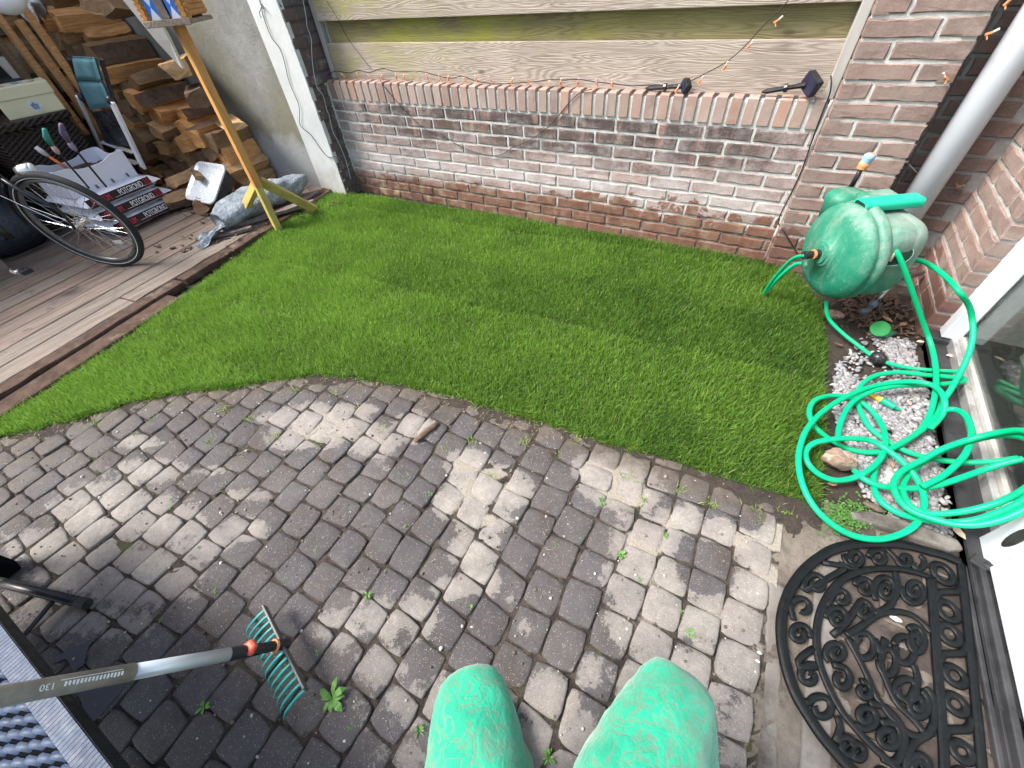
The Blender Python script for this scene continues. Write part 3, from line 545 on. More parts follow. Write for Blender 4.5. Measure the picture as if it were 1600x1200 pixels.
for i in range(nseg):
    z0, z1 = -.05+i*2.5/nseg, -.05+(i+1)*2.5/nseg; mb.prism([(-3.064, 2.220), (-2.790+random.uniform(-.0035, .0035), 2.216), (-2.79, 2.25), (-3.064, 2.25)], z0, z1)
mb.build('painted_edge', k.m, sh, bevel=0)
mb = MB()
for i in range(38):
    z0 = -.01+i*.0655; o = (XL-.025+random.uniform(-.006, .006), 2.225, z0)
    if i % 2: brick(mb, o, (0, 1, 0), (0, 0, 1), X3, .215, .056, .06, .003)
    else:
        brick(mb, o, (0, 1, 0), (0, 0, 1), X3, .10, .056, .06, .003); brick(mb, (XL-.02+random.uniform(-.004, .004), 2.333, z0), (0, 1, 0), (0, 0, 1), X3, .105, .056, .06, .003)
    if z0 > .72: brick(mb, (XL-.01, 2.445, z0), (0, 1, 0), (0, 0, 1), X3, .1, .056, .06, .003)
mb.build('brick_edge', M_bd, sh)
mb = MB(); mb.box((-3.0, 2.24, -.1), (XL-.032, 2.6, 2.45)); mb.build('brick_core', M_md, sh)
M_panel = pm('olive_board', (.085, .083, .062), (.065, .065, .05), 2, .8, .2)
mb = MB(); mb.box((-7.5, -3.2, -.1), (-7.4, 2.235, 2.5)); mb.build('back_wall', M_panel, sh)
mb = MB(); mb.box((-7.5, -3.2, -.1), (-5.1, -3.1, 2.5)); mb.build('end_wall', M_panel, sh)
mb = MB(); mb.beam((-7.6, -.4, 2.60), (-5.0, -.4, 2.52), 6.0, .06); mb.build('roof', M_panel, sh)  # unseen roof, front edge set back so its shadow clears lawn and deck
# plank floor
M_dk = N('deck_wood'); k = M_dk; var = k.attr(); a = math.radians(6.5); v = k.mp((9, .7, 9), rot=(0, 0, -a))
g = k.noise(3, 8, .7, v, dist=.4); f2 = k.noise(14, 8, .75, v); x_, y_, z_ = k.sep()
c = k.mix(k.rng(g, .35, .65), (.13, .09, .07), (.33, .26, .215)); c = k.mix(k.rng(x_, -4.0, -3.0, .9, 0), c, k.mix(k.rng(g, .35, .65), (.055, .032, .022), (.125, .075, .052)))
c = k.mix(k.rng(var, 0, 1, .0, .45), c, (.15, .15, .125)); c = k.mix(k.rng(f2, .52, .72, 0, .7), c, (.05, .036, .028)); c = k.mix(k.rng(k.noise(9, 8, .7), .58, .68, 0, .7), c, (.045, .032, .025))
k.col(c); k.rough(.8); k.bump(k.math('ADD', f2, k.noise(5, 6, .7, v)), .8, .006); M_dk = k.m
mb = MB(); ct, st_ = math.cos(a), math.sin(a); ux = np.array([-st_, ct, 0]); uy = np.array([-ct, -st_, 0]); org = np.array([-2.69, 0, 0])
off = [0, .095, .24, .385, .53, .675, .82, .965, 1.11, 1.255, 1.4, 1.545, 1.69, 1.835, 1.98, 2.125, 2.27, 2.415, 2.56, 2.705, 2.85, 2.995, 3.14, 3.285, 3.43, 3.575, 3.72, 3.865, 4.01, 4.155, 4.3]
for i in range(len(off)-1):
    s0 = [-1.6, .93, -1.6][0] if i != 1 else -1.6
    for (p, q) in ([(-.3, .86), (.88, 2.5)] if i == 0 else [(-3.3, .62), (.63, 2.5)] if i == 1 else [(-3.3, 2.4)]):
        wd = off[i+1]-off[i]-.006; N_ = max(2, int((q-p)/.09)); zt = .035+random.uniform(-.003, .003)
        e0 = [random.uniform(-.004, .004)*(2.2 if i < 2 else .5) for _ in range(N_+1)]; vs = []
        for j in range(N_+1):
            s_ = p+(q-p)*j/N_; A = org+ux*s_+uy*(off[i]+.003+e0[j]); B = org+ux*s_+uy*(off[i]+wd)
            vs += [(*A[:2], zt-.004-abs(e0[j])), (*(A+uy*.004)[:2], zt), (*(B-uy*.003)[:2], zt), (*B[:2], zt-.003), (*B[:2], 0.0), (*A[:2], 0.0)]
        fs = [(6*j+t, 6*j+(t+1) % 6, 6*(j+1)+(t+1) % 6, 6*(j+1)+t) for j in range(N_) for t in range(6)]+[tuple(range(6))[::-1], tuple(6*N_+t for t in range(6))]
        mb.add(vs, [f[::-1] for f in fs], mi=1 if i == 0 else 0)
M_dkd = pm('deck_edge_rot', (.10, .062, .045), (.045, .028, .02), 16, .95, 1., 70, dirt=(.17, .13, .10), dscale=9, dth=.55, bd=.006)
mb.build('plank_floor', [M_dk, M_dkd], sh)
mb = MB(); P0 = org+ux*-.75+uy*-.075; P1 = org+ux*.75+uy*-.05; mb.beam((*P0[:2], .006), (*P1[:2], .006), .12, .03); mb.build('edge_beam', M_dkd, sh, bevel=.01)
# ------------------------------------------------------------------ firewood
M_lg = [wood('split_wood_orange', (.66, .35, .14), (.46, .22, .07), None, .5, (.25, .11, .045), 'y'), wood('split_wood_tan', (.56, .36, .18), (.33, .20, .09), None, .5, (.2, .11, .05), 'y'), pm('log_bark', (.16, .10, .065), (.09, .055, .035), 18, .9, 1., 40, bd=.008), wood('split_wood_brown', (.26, .165, .09), (.20, .12, .06), None, .5, (.10, .06, .03), 'y')]
def log(cx, cz, w_, h_, y0, y1, label, kind=0, yaw=0, roll=0, lean=0):
    n = random.choice([4, 4, 5, 5]); a0 = random.uniform(0, 6.28) if n > 4 else math.pi/4+random.uniform(-.3, .3)
    pl = []
    for i in range(n):
        an = a0+2*math.pi*i/n+random.uniform(-.22, .22); pl.append((math.cos(an)*w_*.5*1.25*random.uniform(.85, 1.1), math.sin(an)*h_*.5*1.25*random.uniform(.85, 1.1)))
    L = y1-y0; c = Vector((cx, (y0+y1)/2, cz)); Rm = Matrix.Rotation(yaw, 3, 'Z') @ Matrix.Rotation(lean, 3, 'X') @ Matrix.Rotation(roll, 3, 'Y')
    mb = MB(); nl = 7; vs = []; sub = []
    for i, p in enumerate(pl):
        q = pl[(i+1) % n]
        for t in (0, .34, .67): sub.append((p[0]+(q[0]-p[0])*t, p[1]+(q[1]-p[1])*t, t == 0))
    m_ = len(sub); tw = random.uniform(-.12, .12); bo = random.uniform(-.012, .012)
    for j in range(nl):
        s_ = j/(nl-1)-.5; sc_ = .96 if j in (0, nl-1) else 1
        for (x, z, cr) in sub:
            jt = .004; aa = tw*s_; vs.append(c+Rm @ Vector(((x*math.cos(aa)-z*math.sin(aa))*sc_+random.uniform(-jt, jt), s_*L+random.uniform(-jt, jt)*1.5, (x*math.sin(aa)+z*math.cos(aa))*sc_+random.uniform(-jt, jt)+bo*(1-4*s_*s_))))
    bark = random.randrange(n)
    for j in range(nl-1):
        for i in range(m_): mb.add([vs[j*m_+i], vs[j*m_+(i+1) % m_], vs[(j+1)*m_+(i+1) % m_], vs[(j+1)*m_+i]], [(3, 2, 1, 0)], var=.1*kind+.5, mi=1 if (i//3 == bark and kind != 2) else 0)
    mb.add(vs[:m_], [tuple(range(m_))], var=.3, mi=0); mb.add(vs[-m_:], [tuple(range(m_))[::-1]], var=.3, mi=0)
    me = mb; o = me.build('firewood_log', [M_lg[kind], M_lg[2] if kind != 1 else M_lg[3]], label=label, category='log', group='split logs stacked against the grey shed wall')
    bm = bmesh.new(); bm.from_mesh(o.data); bmesh.ops.remove_doubles(bm, verts=bm.verts, dist=.0005); bm.to_mesh(o.data); bm.free(); return o
ordn = ['first', 'second', 'third', 'fourth', 'fifth', 'sixth', 'seventh', 'eighth', 'ninth', 'tenth', 'eleventh', 'twelfth', 'thirteenth', 'fourteenth', 'fifteenth', 'sixteenth', 'seventeenth', 'eighteenth', 'nineteenth', 'twentieth', 'twenty-first', 'twenty-second', 'twenty-third', 'twenty-fourth', 'twenty-fifth', 'twenty-sixth', 'twenty-seventh', 'twenty-eighth']
col = 0; xx = -3.60
while xx > -5.9:
    w_ = random.uniform(.12, .175); top = (.36, .42, .56, .74, .95, 1.15, 1.25)[min(col, 6)]; z = .04; r_ = 0
    while z < top:
        h_ = random.uniform(.075, .135); yf = random.uniform(1.74, 1.92)+(.02*r_ if col < 3 else 0)
        kd = random.choice([0, 0, 1, 3] if col < 4 else [0, 1, 3, 3])
        log(xx-w_/2+random.uniform(-.015, .015)-.02*r_, z+h_/2, w_*1.06, h_*1.12, yf, 2.215, '%s split log in the %s layer up, %s column of the woodpile from the post' % (['orange', 'tan', 'dark', 'brown'][kd], ordn[r_], ordn[col]), kd, random.uniform(-.13, .13), random.uniform(-.4, .4)); z += h_*.93; r_ += 1
    xx -= w_*.98; col += 1
# loose pieces on the pile and at its foot
for (x, y, z, w_, h_, L, yaw, kd, lb_) in ((-3.52, 2.02, .52, .13, .05, .34, 1.2, 1, 'flat split piece lying across the lowest end of the woodpile'), (-3.72, 2.0, .68, .15, .11, .3, 1.0, 2, 'dark bark covered round log on the step of the woodpile'), (-3.84, 2.05, .85, .17, .12, .3, .9, 1, 'pale wedge shaped log on the step of the woodpile'),
      (-4.1, 1.98, 1.19, .2, .1, .34, .5, 3, 'grey brown log on top of the woodpile beside the white stick'), (-4.35, 1.95, 1.40, .22, .13, .36, .3, 1, 'light tan log on the very top of the woodpile'), (-3.62, 1.62, .09, .12, .09, .26, .5, 3, 'brown log on the floor in front of the woodpile'), (-3.86, 1.58, .10, .14, .1, .28, -.4, 3, 'brown wedge on the floor behind the potting soil bags'), (-4.1, 1.62, .1, .13, .09, .3, .9, 3, 'short brown log on the floor at the foot of the folded chair'),
      (-3.95, 1.7, .2, .13, .08, .26, .2, 1, 'tan offcut leaning on the foot of the woodpile'), (-3.66, 1.66, .27, .05, .03, .24, 1.1, 3, 'thin grey offcut lying on the end of the woodpile')):
    log(x, z, w_, h_, y-L/2, y+L/2, lb_, kd, yaw, 0)
for i, (x, y, z0, z1, w_, lb_) in enumerate(((-4.95, 1.62, .75, 1.32, .07, 'long orange plank standing left of the woodpile'), (-4.78, 1.66, .70, 1.15, .08, 'short orange plank standing behind the folded chair'), (-4.62, 1.68, .72, 1.26, .06, 'pale plank standing nearest the woodpile top'), (-5.15, 1.58, .7, 1.25, .1, 'wide reddish plank at the far left of the standing planks'))):
    mb = MB(); mb.beam((x, y, z0-.3), (x-.08, y+.02, z1), w_, .035, up=(0, 1, 0)); mb.build('plank', M_lg[0 if i != 3 else 3], bevel=.003, label=lb_, category='plank', group='planks standing against the woodpile')
# pointed white stick leaning on the plaster wall
mb = MB(); a_, b_ = onY(284, 108, 1.86), onY(196, -40, 1.70); A, B = Vector(a_), Vector(b_)
mb.add([*[A+Vector((dx*.25, 0, dz)) for dx, dz in ((-.05, .02), (.05, 0))], *[(A+(B-A)*.35)+Vector((dx, 0, 0)) for dx in (.05, -.10)], *[B+Vector((dx, 0, 0)) for dx in (.07, -.22)]], [(0, 1, 2, 3), (3, 2, 4, 5)])
o = mb.build('white_board', pm('white_wood', (.66, .65, .63), (.55, .53, .5), 6, .7, .3, 40, dirt=(.3, .28, .25), dth=.62), label='pointed white painted board leaning on the woodpile beside the grey wall', category='board')
q = o.modifiers.new('s', 'SOLIDIFY'); q.thickness = .018
# ------------------------------------------------------------------ bird house on its post
M_post = wood('post_wood', (.62, .31, .10), (.50, .24, .07), None, .4, (.3, .15, .05), 'z', .6); M_moss = wood('post_wood_mossy', (.46, .36, .15), (.36, .27, .10), (.52, .44, .10), .5, (.16, .12, .05), 'z', .8)
M_old = wood('old_wood', (.36, .29, .23), (.27, .20, .15), None, .8, (.10, .07, .05), 'y', .85)
bh = thing('bird_feeder', 'wooden bird feeder house with blue and white shutters on an orange post', 'bird feeder')
PX, PY = -2.845, 1.60
mb = MB(); mb.beam((PX-.005, PY, .30), (PX-.030, PY+.03, 1.12), .07, .045, up=(.3, 1, 0)); mb.build('post', M_post, bh, bevel=.003)
mb = MB(); mb.beam((PX+.0, PY-.012, .012), (PX-.003, PY, .315), .062, .04, up=(.3, 1, 0)); mb.build('leg', M_moss, bh, bevel=.003)
mb = MB(); mb.beam((-3.14, 1.50, .05), (PX-.04, PY+.01, .30), .055, .035, up=(.4, 1, 0)); mb.build('leg', M_moss, bh, bevel=.003)
mb = MB(); mb.beam(G(492, 327, .035), (PX-.0, PY+.025, .325), .03, .06, up=(.5, 0, 1)); mb.build('leg', M_moss, bh, bevel=.003)
u = Vector((.86, .50, 0)).normalized(); v = Vector((-u.y, u.x, 0)); hc = Vector(tuple(onY(284, 36, 1.66))); FR = frame(hc, u, v) @ Matrix.Scale(.80, 4)
def fb(mb, lo, hi, **k):
    t = MB(); t.box(lo, hi); mb.add([FR @ Vector(p) for p in t.v], t.f, **k)
mb = MB(); fb(mb, (-.15, -.15, 0), (.15, .13, .022)); fb(mb, (-.15, -.156, -.004), (.15, -.146, .03)); mb.build('floor_board', M_old, bh, bevel=.003)
mb = MB()
for sx in (-1, 1):
    for i in range(7):
        z = .035+i*.026; a_, b_ = FR @ Vector((sx*.125-.028, -.125, z)), FR @ Vector((sx*.125+.028+random.uniform(-.006, .008), -.125, z)); mb.tube([a_, b_], .0125, 8)
        a_, b_ = FR @ Vector((sx*.125, -.15, z+.012)), FR @ Vector((sx*.125, .12, z+.012)); mb.tube([a_, b_], .0125, 8)
mb.build('log_wall', M_post, bh, smooth=False)
mb = MB(); fb(mb, (-.10, -.122, .022), (.10, -.112, .05)); fb(mb, (-.10, -.122, .165), (.10, -.112, .20)); fb(mb, (-.10, -.12, .02), (-.028, -.115, .2)); fb(mb, (.045, -.12, .02), (.1, -.115, .2)); fb(mb, (-.10, .1, .02), (.1, .11, .2)); mb.build('front_wall', M_old, bh)
mb = MB(); fb(mb, (-.028, -.10, .022), (.045, -.095, .16)); mb.build('dark_inside', pm('black_inside', (.006, .006, .006), None, 5, .9, 0), bh)
mb = MB(); fb(mb, (-.030, -.14, .028), (.022, -.130, .15)); mb.build('door', M_old, bh, bevel=.001)
M_blue = pm('blue_paint', (.03, .16, .62), (.04, .2, .7), 9, .45, .1); M_wht = pm('shutter_white', (.82, .82, .84), (.75, .75, .78), 9, .5, .1)
for (x0, x1) in ((-.098, -.034), (.032, .092)):
    sh_ = MB(); xm, z0, z1 = (x0+x1)/2, .028, .152; zm = (z0+z1)/2; ym = -.133
    q = lambda x, z, y=ym: FR @ Vector((x, y, z))
    sh_.add([q(x0, z0), q(x1, z0), q(xm, zm)], [(0, 1, 2)], mi=0); sh_.add([q(x0, z1), q(xm, zm), q(x1, z1)], [(0, 1, 2)], mi=0)
    sh_.add([q(x0, z0), q(xm, zm), q(x0, z1)], [(0, 1, 2)], mi=1); sh_.add([q(x1, z0), q(x1, z1), q(xm, zm)], [(0, 1, 2)], mi=1)
    fb(sh_, (x0, ym+.0008, z0), (x1, ym+.008, z1), mi=0); sh_.build('shutter', [M_wht, M_blue], bh)
mb = MB()
for sx in (-1, 1): mb.add([FR @ Vector(p) for p in ((0, -.19, .34), (0, .17, .34), (sx*.2, .17, .19), (sx*.2, -.19, .19), (0, -.19, .355), (0, .17, .355), (sx*.2, .17, .205), (sx*.2, -.19, .205))], [(0, 1, 2, 3), (7, 6, 5, 4), (0, 4, 5, 1), (1, 5, 6, 2), (2, 6, 7, 3), (3, 7, 4, 0)])
mb.build('roof', M_post, bh)
# ------------------------------------------------------------------ tarp roll, tray, old boards, scraps
k = N('tarp'); n = k.noise(14, 10, .75, dist=1.2)
k.col(k.mix(k.rng(n, .42, .62), (.22, .26, .31), (.42, .49, .56))); k.rough(.38); k.bump(k.math('ADD', k.noise(16, 8, .7, dist=2.), k.noise(50, 4, .6, dist=1)), 1., .02)
mb = MB(); A = np.array([-3.13, 1.37, .11]); B = np.array([-3.08, 2.12, .16]); n_ = 34; seg = 30; d = (B-A)/np.linalg.norm(B-A); sd_ = np.cross(d, (0, 0, 1)); vs = []; fs = []
for i in range(n_):
    s_ = i/(n_-1); c_ = A+(B-A)*s_+np.array([0, 0, .015*math.sin(s_*5)]); r0 = .088*(1+.12*math.sin(s_*4+1))*(.72+.28*min(1, s_*5))*(.45+.55*min(1, (1-s_)*6))
    for j in range(seg):
        an = 2*math.pi*j/seg; rr = r0*(1+.10*math.sin(3*an+s_*6)+.05*math.sin(7*an-s_*17)+random.uniform(-.028, .028)+.07*math.sin(s_*26+an*2)); q = c_+(sd_*math.cos(an)*1.15+np.array([0, 0, 1])*math.sin(an)*.9)*rr; q[2] = max(q[2], .042); vs.append(q)
for i in range(n_-1):
    for j in range(seg): fs.append((i*seg+j, i*seg+(j+1) % seg, (i+1)*seg+(j+1) % seg, (i+1)*seg+j))
fs += [tuple(range(seg)), tuple((n_-1)*seg+j for j in range(seg))]; mb.add(vs, fs)
mb.build('tarpaulin_roll', k.m, smooth=True, label='crumpled grey blue tarpaulin roll lying behind the bird feeder post', category='tarpaulin')
mb = MB(); g_ = 12
vs = []; 
for i in range(g_+1):
    for j in range(g_+1):
        x, y = i/g_, j/g_; p = A+np.array([-.02+.10*x, -.20+.22*y+.03*math.sin(x*6), -.07+.06*y+.02*math.sin(x*11+y*5)+random.uniform(-.004, .004)+.012*(1-y)]); p[2] = max(p[2], .04+.002); vs.append(p)
mb.add(vs, [(i*(g_+1)+j, (i+1)*(g_+1)+j, (i+1)*(g_+1)+j+1, i*(g_+1)+j+1) for i in range(g_) for j in range(g_)]); mb.build('tarpaulin_flap', k.m, smooth=True, label='loose wrinkled end flap of grey sheet in front of the tarpaulin roll', category='plastic sheet')
ty = thing('tray', 'shiny white metal tray with dark rim tilted beside the tarpaulin', 'tray')
tc = Vector(tuple(G(322, 286, .22))); nrm = (Vector(tuple(CAM))-tc).normalized(); nrm = (nrm*.8+Vector((0, -.25, .55))).normalized(); tx = Vector(tuple(G(360, 272, .22)-G(300, 262, .22))).normalized(); FRT = frame(tc, tx, nrm.cross(tx))
def rrect(a, b, r, n=5):
    P = []
    for cx, cy, a0 in ((a-r, b-r, 0), (-(a-r), b-r, 90), (-(a-r), -(b-r), 180), (a-r, -(b-r), 270)):
        for i in range(n+1): t = math.radians(a0+90*i/n); P.append((cx+r*math.cos(t), cy+r*math.sin(t)))
    return P
def loft(mb, rings, fr, caps=(True, True), **k):
    vs = []; n = len(rings[0][0])
    for pl, z in rings: vs += [fr @ Vector((x, y, z)) for x, y in pl]
    fs = [(i*n+j, i*n+(j+1) % n, (i+1)*n+(j+1) % n, (i+1)*n+j) for i in range(len(rings)-1) for j in range(n)]
    if caps[0]: fs.append(tuple(range(n))[::-1])
    if caps[1]: fs.append(tuple((len(rings)-1)*n+j for j in range(n)))
    mb.add(vs, fs, **k)
mb = MB(); loft(mb, [(rrect(.14, .12, .04), -.10), (rrect(.165, .14, .045), -.012), (rrect(.172, .147, .047), .0)], FRT); mb.build('body', pm('dark_enamel', (.05, .05, .055), (.1, .1, .1), 8, .35, .1, metal=.5), ty, smooth=False)
mb = MB(); loft(mb, [(rrect(.175, .15, .05), .0), (rrect(.18, .155, .052), .008), (rrect(.172, .147, .048), .016), (rrect(.160, .135, .042), .014), (rrect(.150, .126, .04), .004), (rrect(.13, .106, .035), .006), (rrect(.06, .05, .02), .009)], FRT); mb.build('rim_and_lid', pm('bright_metal', (.72, .77, .80), (.66, .72, .76), 5, .28, 0, metal=.3), ty, smooth=True)
def old_board(a, b, wd, th, lb_, nm='weathered_board'):
    mb = MB(); A, B = Vector(a), Vector(b); n = 12; d = (B-A).normalized(); s_ = d.cross(Vector((0, 0, 1))); vs = []
    for i in range(n+1):
        t = i/n; w1 = wd/2*(1+random.uniform(-.12, .12))*(min(1, .35+t*5) if True else 1)*min(1, .5+(1-t)*5); c_ = A+(B-A)*t+Vector((0, 0, random.uniform(-.002, .002)))
        vs += [c_-s_*w1, c_+s_*w1*random.uniform(.9, 1.05), c_+s_*w1+Vector((0, 0, th*random.uniform(.8, 1.1))), c_-s_*w1+Vector((0, 0, th*random.uniform(.8, 1.1)))]
    mb.add(vs, [(4*i+j, 4*i+(j+1) % 4, 4*i+4+(j+1) % 4, 4*i+4+j) for i in range(n) for j in range(4)]+[(3, 2, 1, 0), (4*n, 4*n+1, 4*n+2, 4*n+3)])
    mb.build(nm, wood('grey_plank_'+str(len(lb_)), (.22, .18, .165), (.14, .11, .10), None, .9, (.05, .04, .035), 'y', .9, knots=False), bevel=.002, label=lb_, category='old board')
old_board(G(348, 360, .05), G(492, 318, .05), .055, .028, 'grey weathered board lying along the foot of the feeder post')
old_board(G(308, 376, .045), G(395, 358, .045), .05, .02, 'shorter split grey board at the outer side of the deck edge')
old_board(G(440, 335, .04), G(500, 300, .04), .04, .02, 'small dark board end in the corner by the white wall edge')
mb = MB()
M_deb = pm('debris', (.14, .095, .065), (.07, .05, .035), 30, .95, 1., 120)
for _ in range(230):
    q = random.random()
    if q < .45: c_ = (random.gauss(-3.0, .16), random.uniform(1.75, 2.2), .03)
    elif q < .8: c_ = (random.gauss(-3.6, .15), random.gauss(1.6, .09), .045)
    else: c_ = (random.gauss(-3.15, .2), random.gauss(1.25, .2), .043)
    a_ = random.uniform(0, 6.28); L = random.uniform(.008, .045); b_ = (c_[0]+math.cos(a_)*L, c_[1]+math.sin(a_)*L, c_[2]+random.uniform(0, .008)); mb.beam(c_, b_, random.uniform(.004, .016), random.uniform(.002, .007), var=random.random())
mb.build('bark_litter', M_deb, kind='stuff', label='bark crumbs and splinters scattered on the deck by the woodpile')
mb = MB(); p = onX(355, 356, -3.0); p = G(352, 353, .05); mb.tube([p, np.array(G(366, 344, .075))], [.006, .010], 8); mb.tube([G(349, 356, .05), p], .003, 6); mb.build('plastic_nozzle', pm('teal_plastic', (.0, .35, .28), (.0, .3, .25), 8, .4, .1), smooth=True, label='small teal plastic tip lying on the tarpaulin front', category='nozzle')
# ------------------------------------------------------------------ potting soil bags
M_bag = pm('bag_plastic', (.72, .74, .78), (.60, .62, .68), 7, .32, .6, 14, dirt=(.42, .28, .22), dscale=3, dth=.66, bd=.02); M_lab = pm('label_dark', (.028, .007, .009), (.018, .006, .007), 9, .4, .2, 20)
M_red = pm('label_red', (.20, .01, .02), (.16, .01, .02), 9, .4, .1); M_tw = pm('label_text', (.85, .85, .85), (.8, .8, .8), 9, .5, 0); M_tr = pm('label_text_red', (.55, .03, .09), (.7, .05, .12), 9, .5, 0)
def pillow(mb, c, hx, hy, hz, rotz, n=14, jit=.003, sag=.0):
    Rm = Matrix.Rotation(rotz, 3, 'Z'); vs = []; fs = []
    for s_ in (1, -1):
        for i in range(n+1):
            for j in range(n+1):
                x, y = 2*i/n-1, 2*j/n-1; e = max(0, (1-abs(x)**6))*max(0, (1-abs(y)**6)); z = hz*(e**.42)*s_*(1+.09*math.sin(5*x+3*y)+.06*math.sin(9*y-4*x))
                vs.append(Vector(c)+Rm @ Vector((x*hx, y*hy, z))+Vector([random.uniform(-jit, jit)*(1 if e > .02 else 0) for _ in range(3)]))
    m_ = (n+1)**2
    for i in range(n):
        for j in range(n):
            q = (i*(n+1)+j, (i+1)*(n+1)+j, (i+1)*(n+1)+j+1, i*(n+1)+j+1); fs.append(q); fs.append(tuple(m_+t for t in q)[::-1])
    mb.add(vs, fs)
yawb = math.radians(5)
for i, (z, dx, dy, lb_) in enumerate(((.085, 0, 0, 'white and red potting soil bag at the bottom of the stack of three'), (.165, -.045, -.015, 'white and red potting soil bag in the middle of the stack of three'), (.245, -.085, -.02, 'white and red potting soil bag on top of the stack, under the white crate'))):
    c_ = (-4.12+dx, 1.265+dy, z); b_ = thing('potting_soil_bag', lb_, 'soil bag', group='stacked bags of potting soil')
    mb = MB(); pillow(mb, c_, .27, .27, .046, yawb); o = mb.build('bag', M_bag, b_, smooth=True)
    u = Vector((-math.sin(yawb), math.cos(yawb), 0)); nx = Vector((math.cos(yawb), math.sin(yawb), 0)); up = (Vector((0, 0, 1))-nx*.32).normalized(); ctr = Vector(c_)+nx*.2635+Vector((0, 0, .014)); fr = frame(ctr, u, up)
    mb = MB(); mb.prism([(-.25, -.028), (.20, -.028), (.20, .028), (-.25, .028)], -.004, .001, fr); lab = mb.build('label', M_lab, b_, bevel=.001)
    mb = MB(); mb.prism([(-.25, -.027), (-.075, -.027), (-.075, .027), (-.25, .027)], .001, .0018, fr); mb.build('label_band', M_lab, lab); mb = MB(); mb.prism([(.152, -.024), (.19, -.024), (.19, .024), (.152, .024)], .001, .0018, fr); mb.build('label_band', M_red, lab)
    text_mesh('POTGROND', .050, fr @ Matrix.Translation((.050, 0, .003)), 'lettering', M_tw, lab, sx=.62); text_mesh('PREMIUM', .050, fr @ Matrix.Translation((-.158, 0, .0024)), 'lettering', M_tr, lab, sx=.60)
mb = MB(); pillow(mb, (-3.89, 1.60, .075), .06, .10, .03, .2, 8); mb.build('green_bag_end', pm('bag_green', (.04, .30, .10), (.5, .55, .55), 14, .4, .3), smooth=True, label='green and white rolled bag end beside the bottom soil bag', category='bag')
# white crate
cr = thing('white_crate', 'white plastic crate with scalloped rim on top of the soil bags', 'crate'); M_cr = pm('crate_white', (.74, .75, .80), (.68, .69, .74), 5, .45, .1, dirt=(.5, .45, .42), dth=.68)
Rz = Matrix.Rotation(yawb, 4, 'Z'); CF = Matrix.Translation((-4.24, 1.225, .285)) @ Rz; hx, hy, hh, tk = .17, .225, .17, .012
def side(mb, p0, p1, top, out):
    p0, p1 = Vector(p0), Vector(p1); n_ = len(top)-1; vs = []; o_ = Vector(out)*tk
    for i, t in enumerate(top):
        s_ = i/n_; b_ = p0+(p1-p0)*s_; fl = Vector(out)*.03*(t); vs += [b_, b_+fl+Vector((0, 0, t)), b_+fl-o_+Vector((0, 0, t)), b_-o_]
    mb.add([CF @ v_ for v_ in vs], [f for i in range(n_) for f in ((4*i, 4*i+4, 4*i+5, 4*i+1), (4*i+1, 4*i+5, 4*i+6, 4*i+2), (4*i+2, 4*i+6, 4*i+7, 4*i+3))]+[(0, 1, 2, 3), (4*n_+3, 4*n_+2, 4*n_+1, 4*n_)])
mb = MB(); sc1 = [hh*q for q in (1, 1, .98, .86, .82, .82, .82, .86, .98, 1, 1)]; sc2 = [hh*q for q in (1, 1, .84, .8, .8, .84, 1, 1)]
side(mb, (hx, -hy, 0), (hx, hy, 0), sc1, (1, 0, 0)); side(mb, (-hx, hy, 0), (-hx, -hy, 0), sc1, (-1, 0, 0)); side(mb, (hx, hy, 0), (-hx, hy, 0), sc2, (0, 1, 0)); side(mb, (-hx, -hy, 0), (hx, -hy, 0), sc2, (0, -1, 0))
t = MB(); t.box((-hx, -hy, 0), (hx, hy, .01)); mb.add([CF @ Vector(p) for p in t.v], t.f); mb.build('tub', M_cr, cr)
mb = MB()
for i in range(4): mb.tube([CF @ Vector((hx+.007, -.17+i*.11, .012)), CF @ Vector((hx+.010, -.175+i*.11, .035))], .006, 6)
mb.build('slot', M_md, cr)
mb = MB(); t = MB(); t.box((-hx+.03, -hy+.02, .09), (hx-.06, hy-.12, .105)); mb.add([CF @ Vector(p) for p in t.v], t.f)
for _ in range(14): mb.ell(CF @ Vector((random.uniform(-.08, .1), random.uniform(-.2, .18), .11)), (.02, .03, .012), nu=6, nv=4, jit=.2)
mb.build('dark_tools', pm('dark_stuff', (.02, .018, .018), (.10, .06, .05), 30, .8, .5), label='dark soil and tools heaped inside the white crate', category='tools')
tr_ = thing('hand_fork', 'small tool with pale grip and orange shaft standing in the white crate', 'hand tool'); a_ = CF @ Vector((-.03, -.05, .1)); b_ = CF @ Vector((-.06, -.10, .22)); c_ = CF @ Vector((-.07, -.12, .28))
mb = MB(); mb.tube([a_, b_], .010, 8); mb.build('shaft', pm('orange_plastic', (.75, .20, .05), (.7, .2, .06), 9, .4, 0), tr_, smooth=True); mb = MB(); mb.tube([b_, (b_+c_)/2, c_], [.013, .017, .014], 8); mb.build('grip', pm('pale_grip', (.70, .62, .56), (.6, .5, .46), 9, .5, .1), tr_, smooth=True)
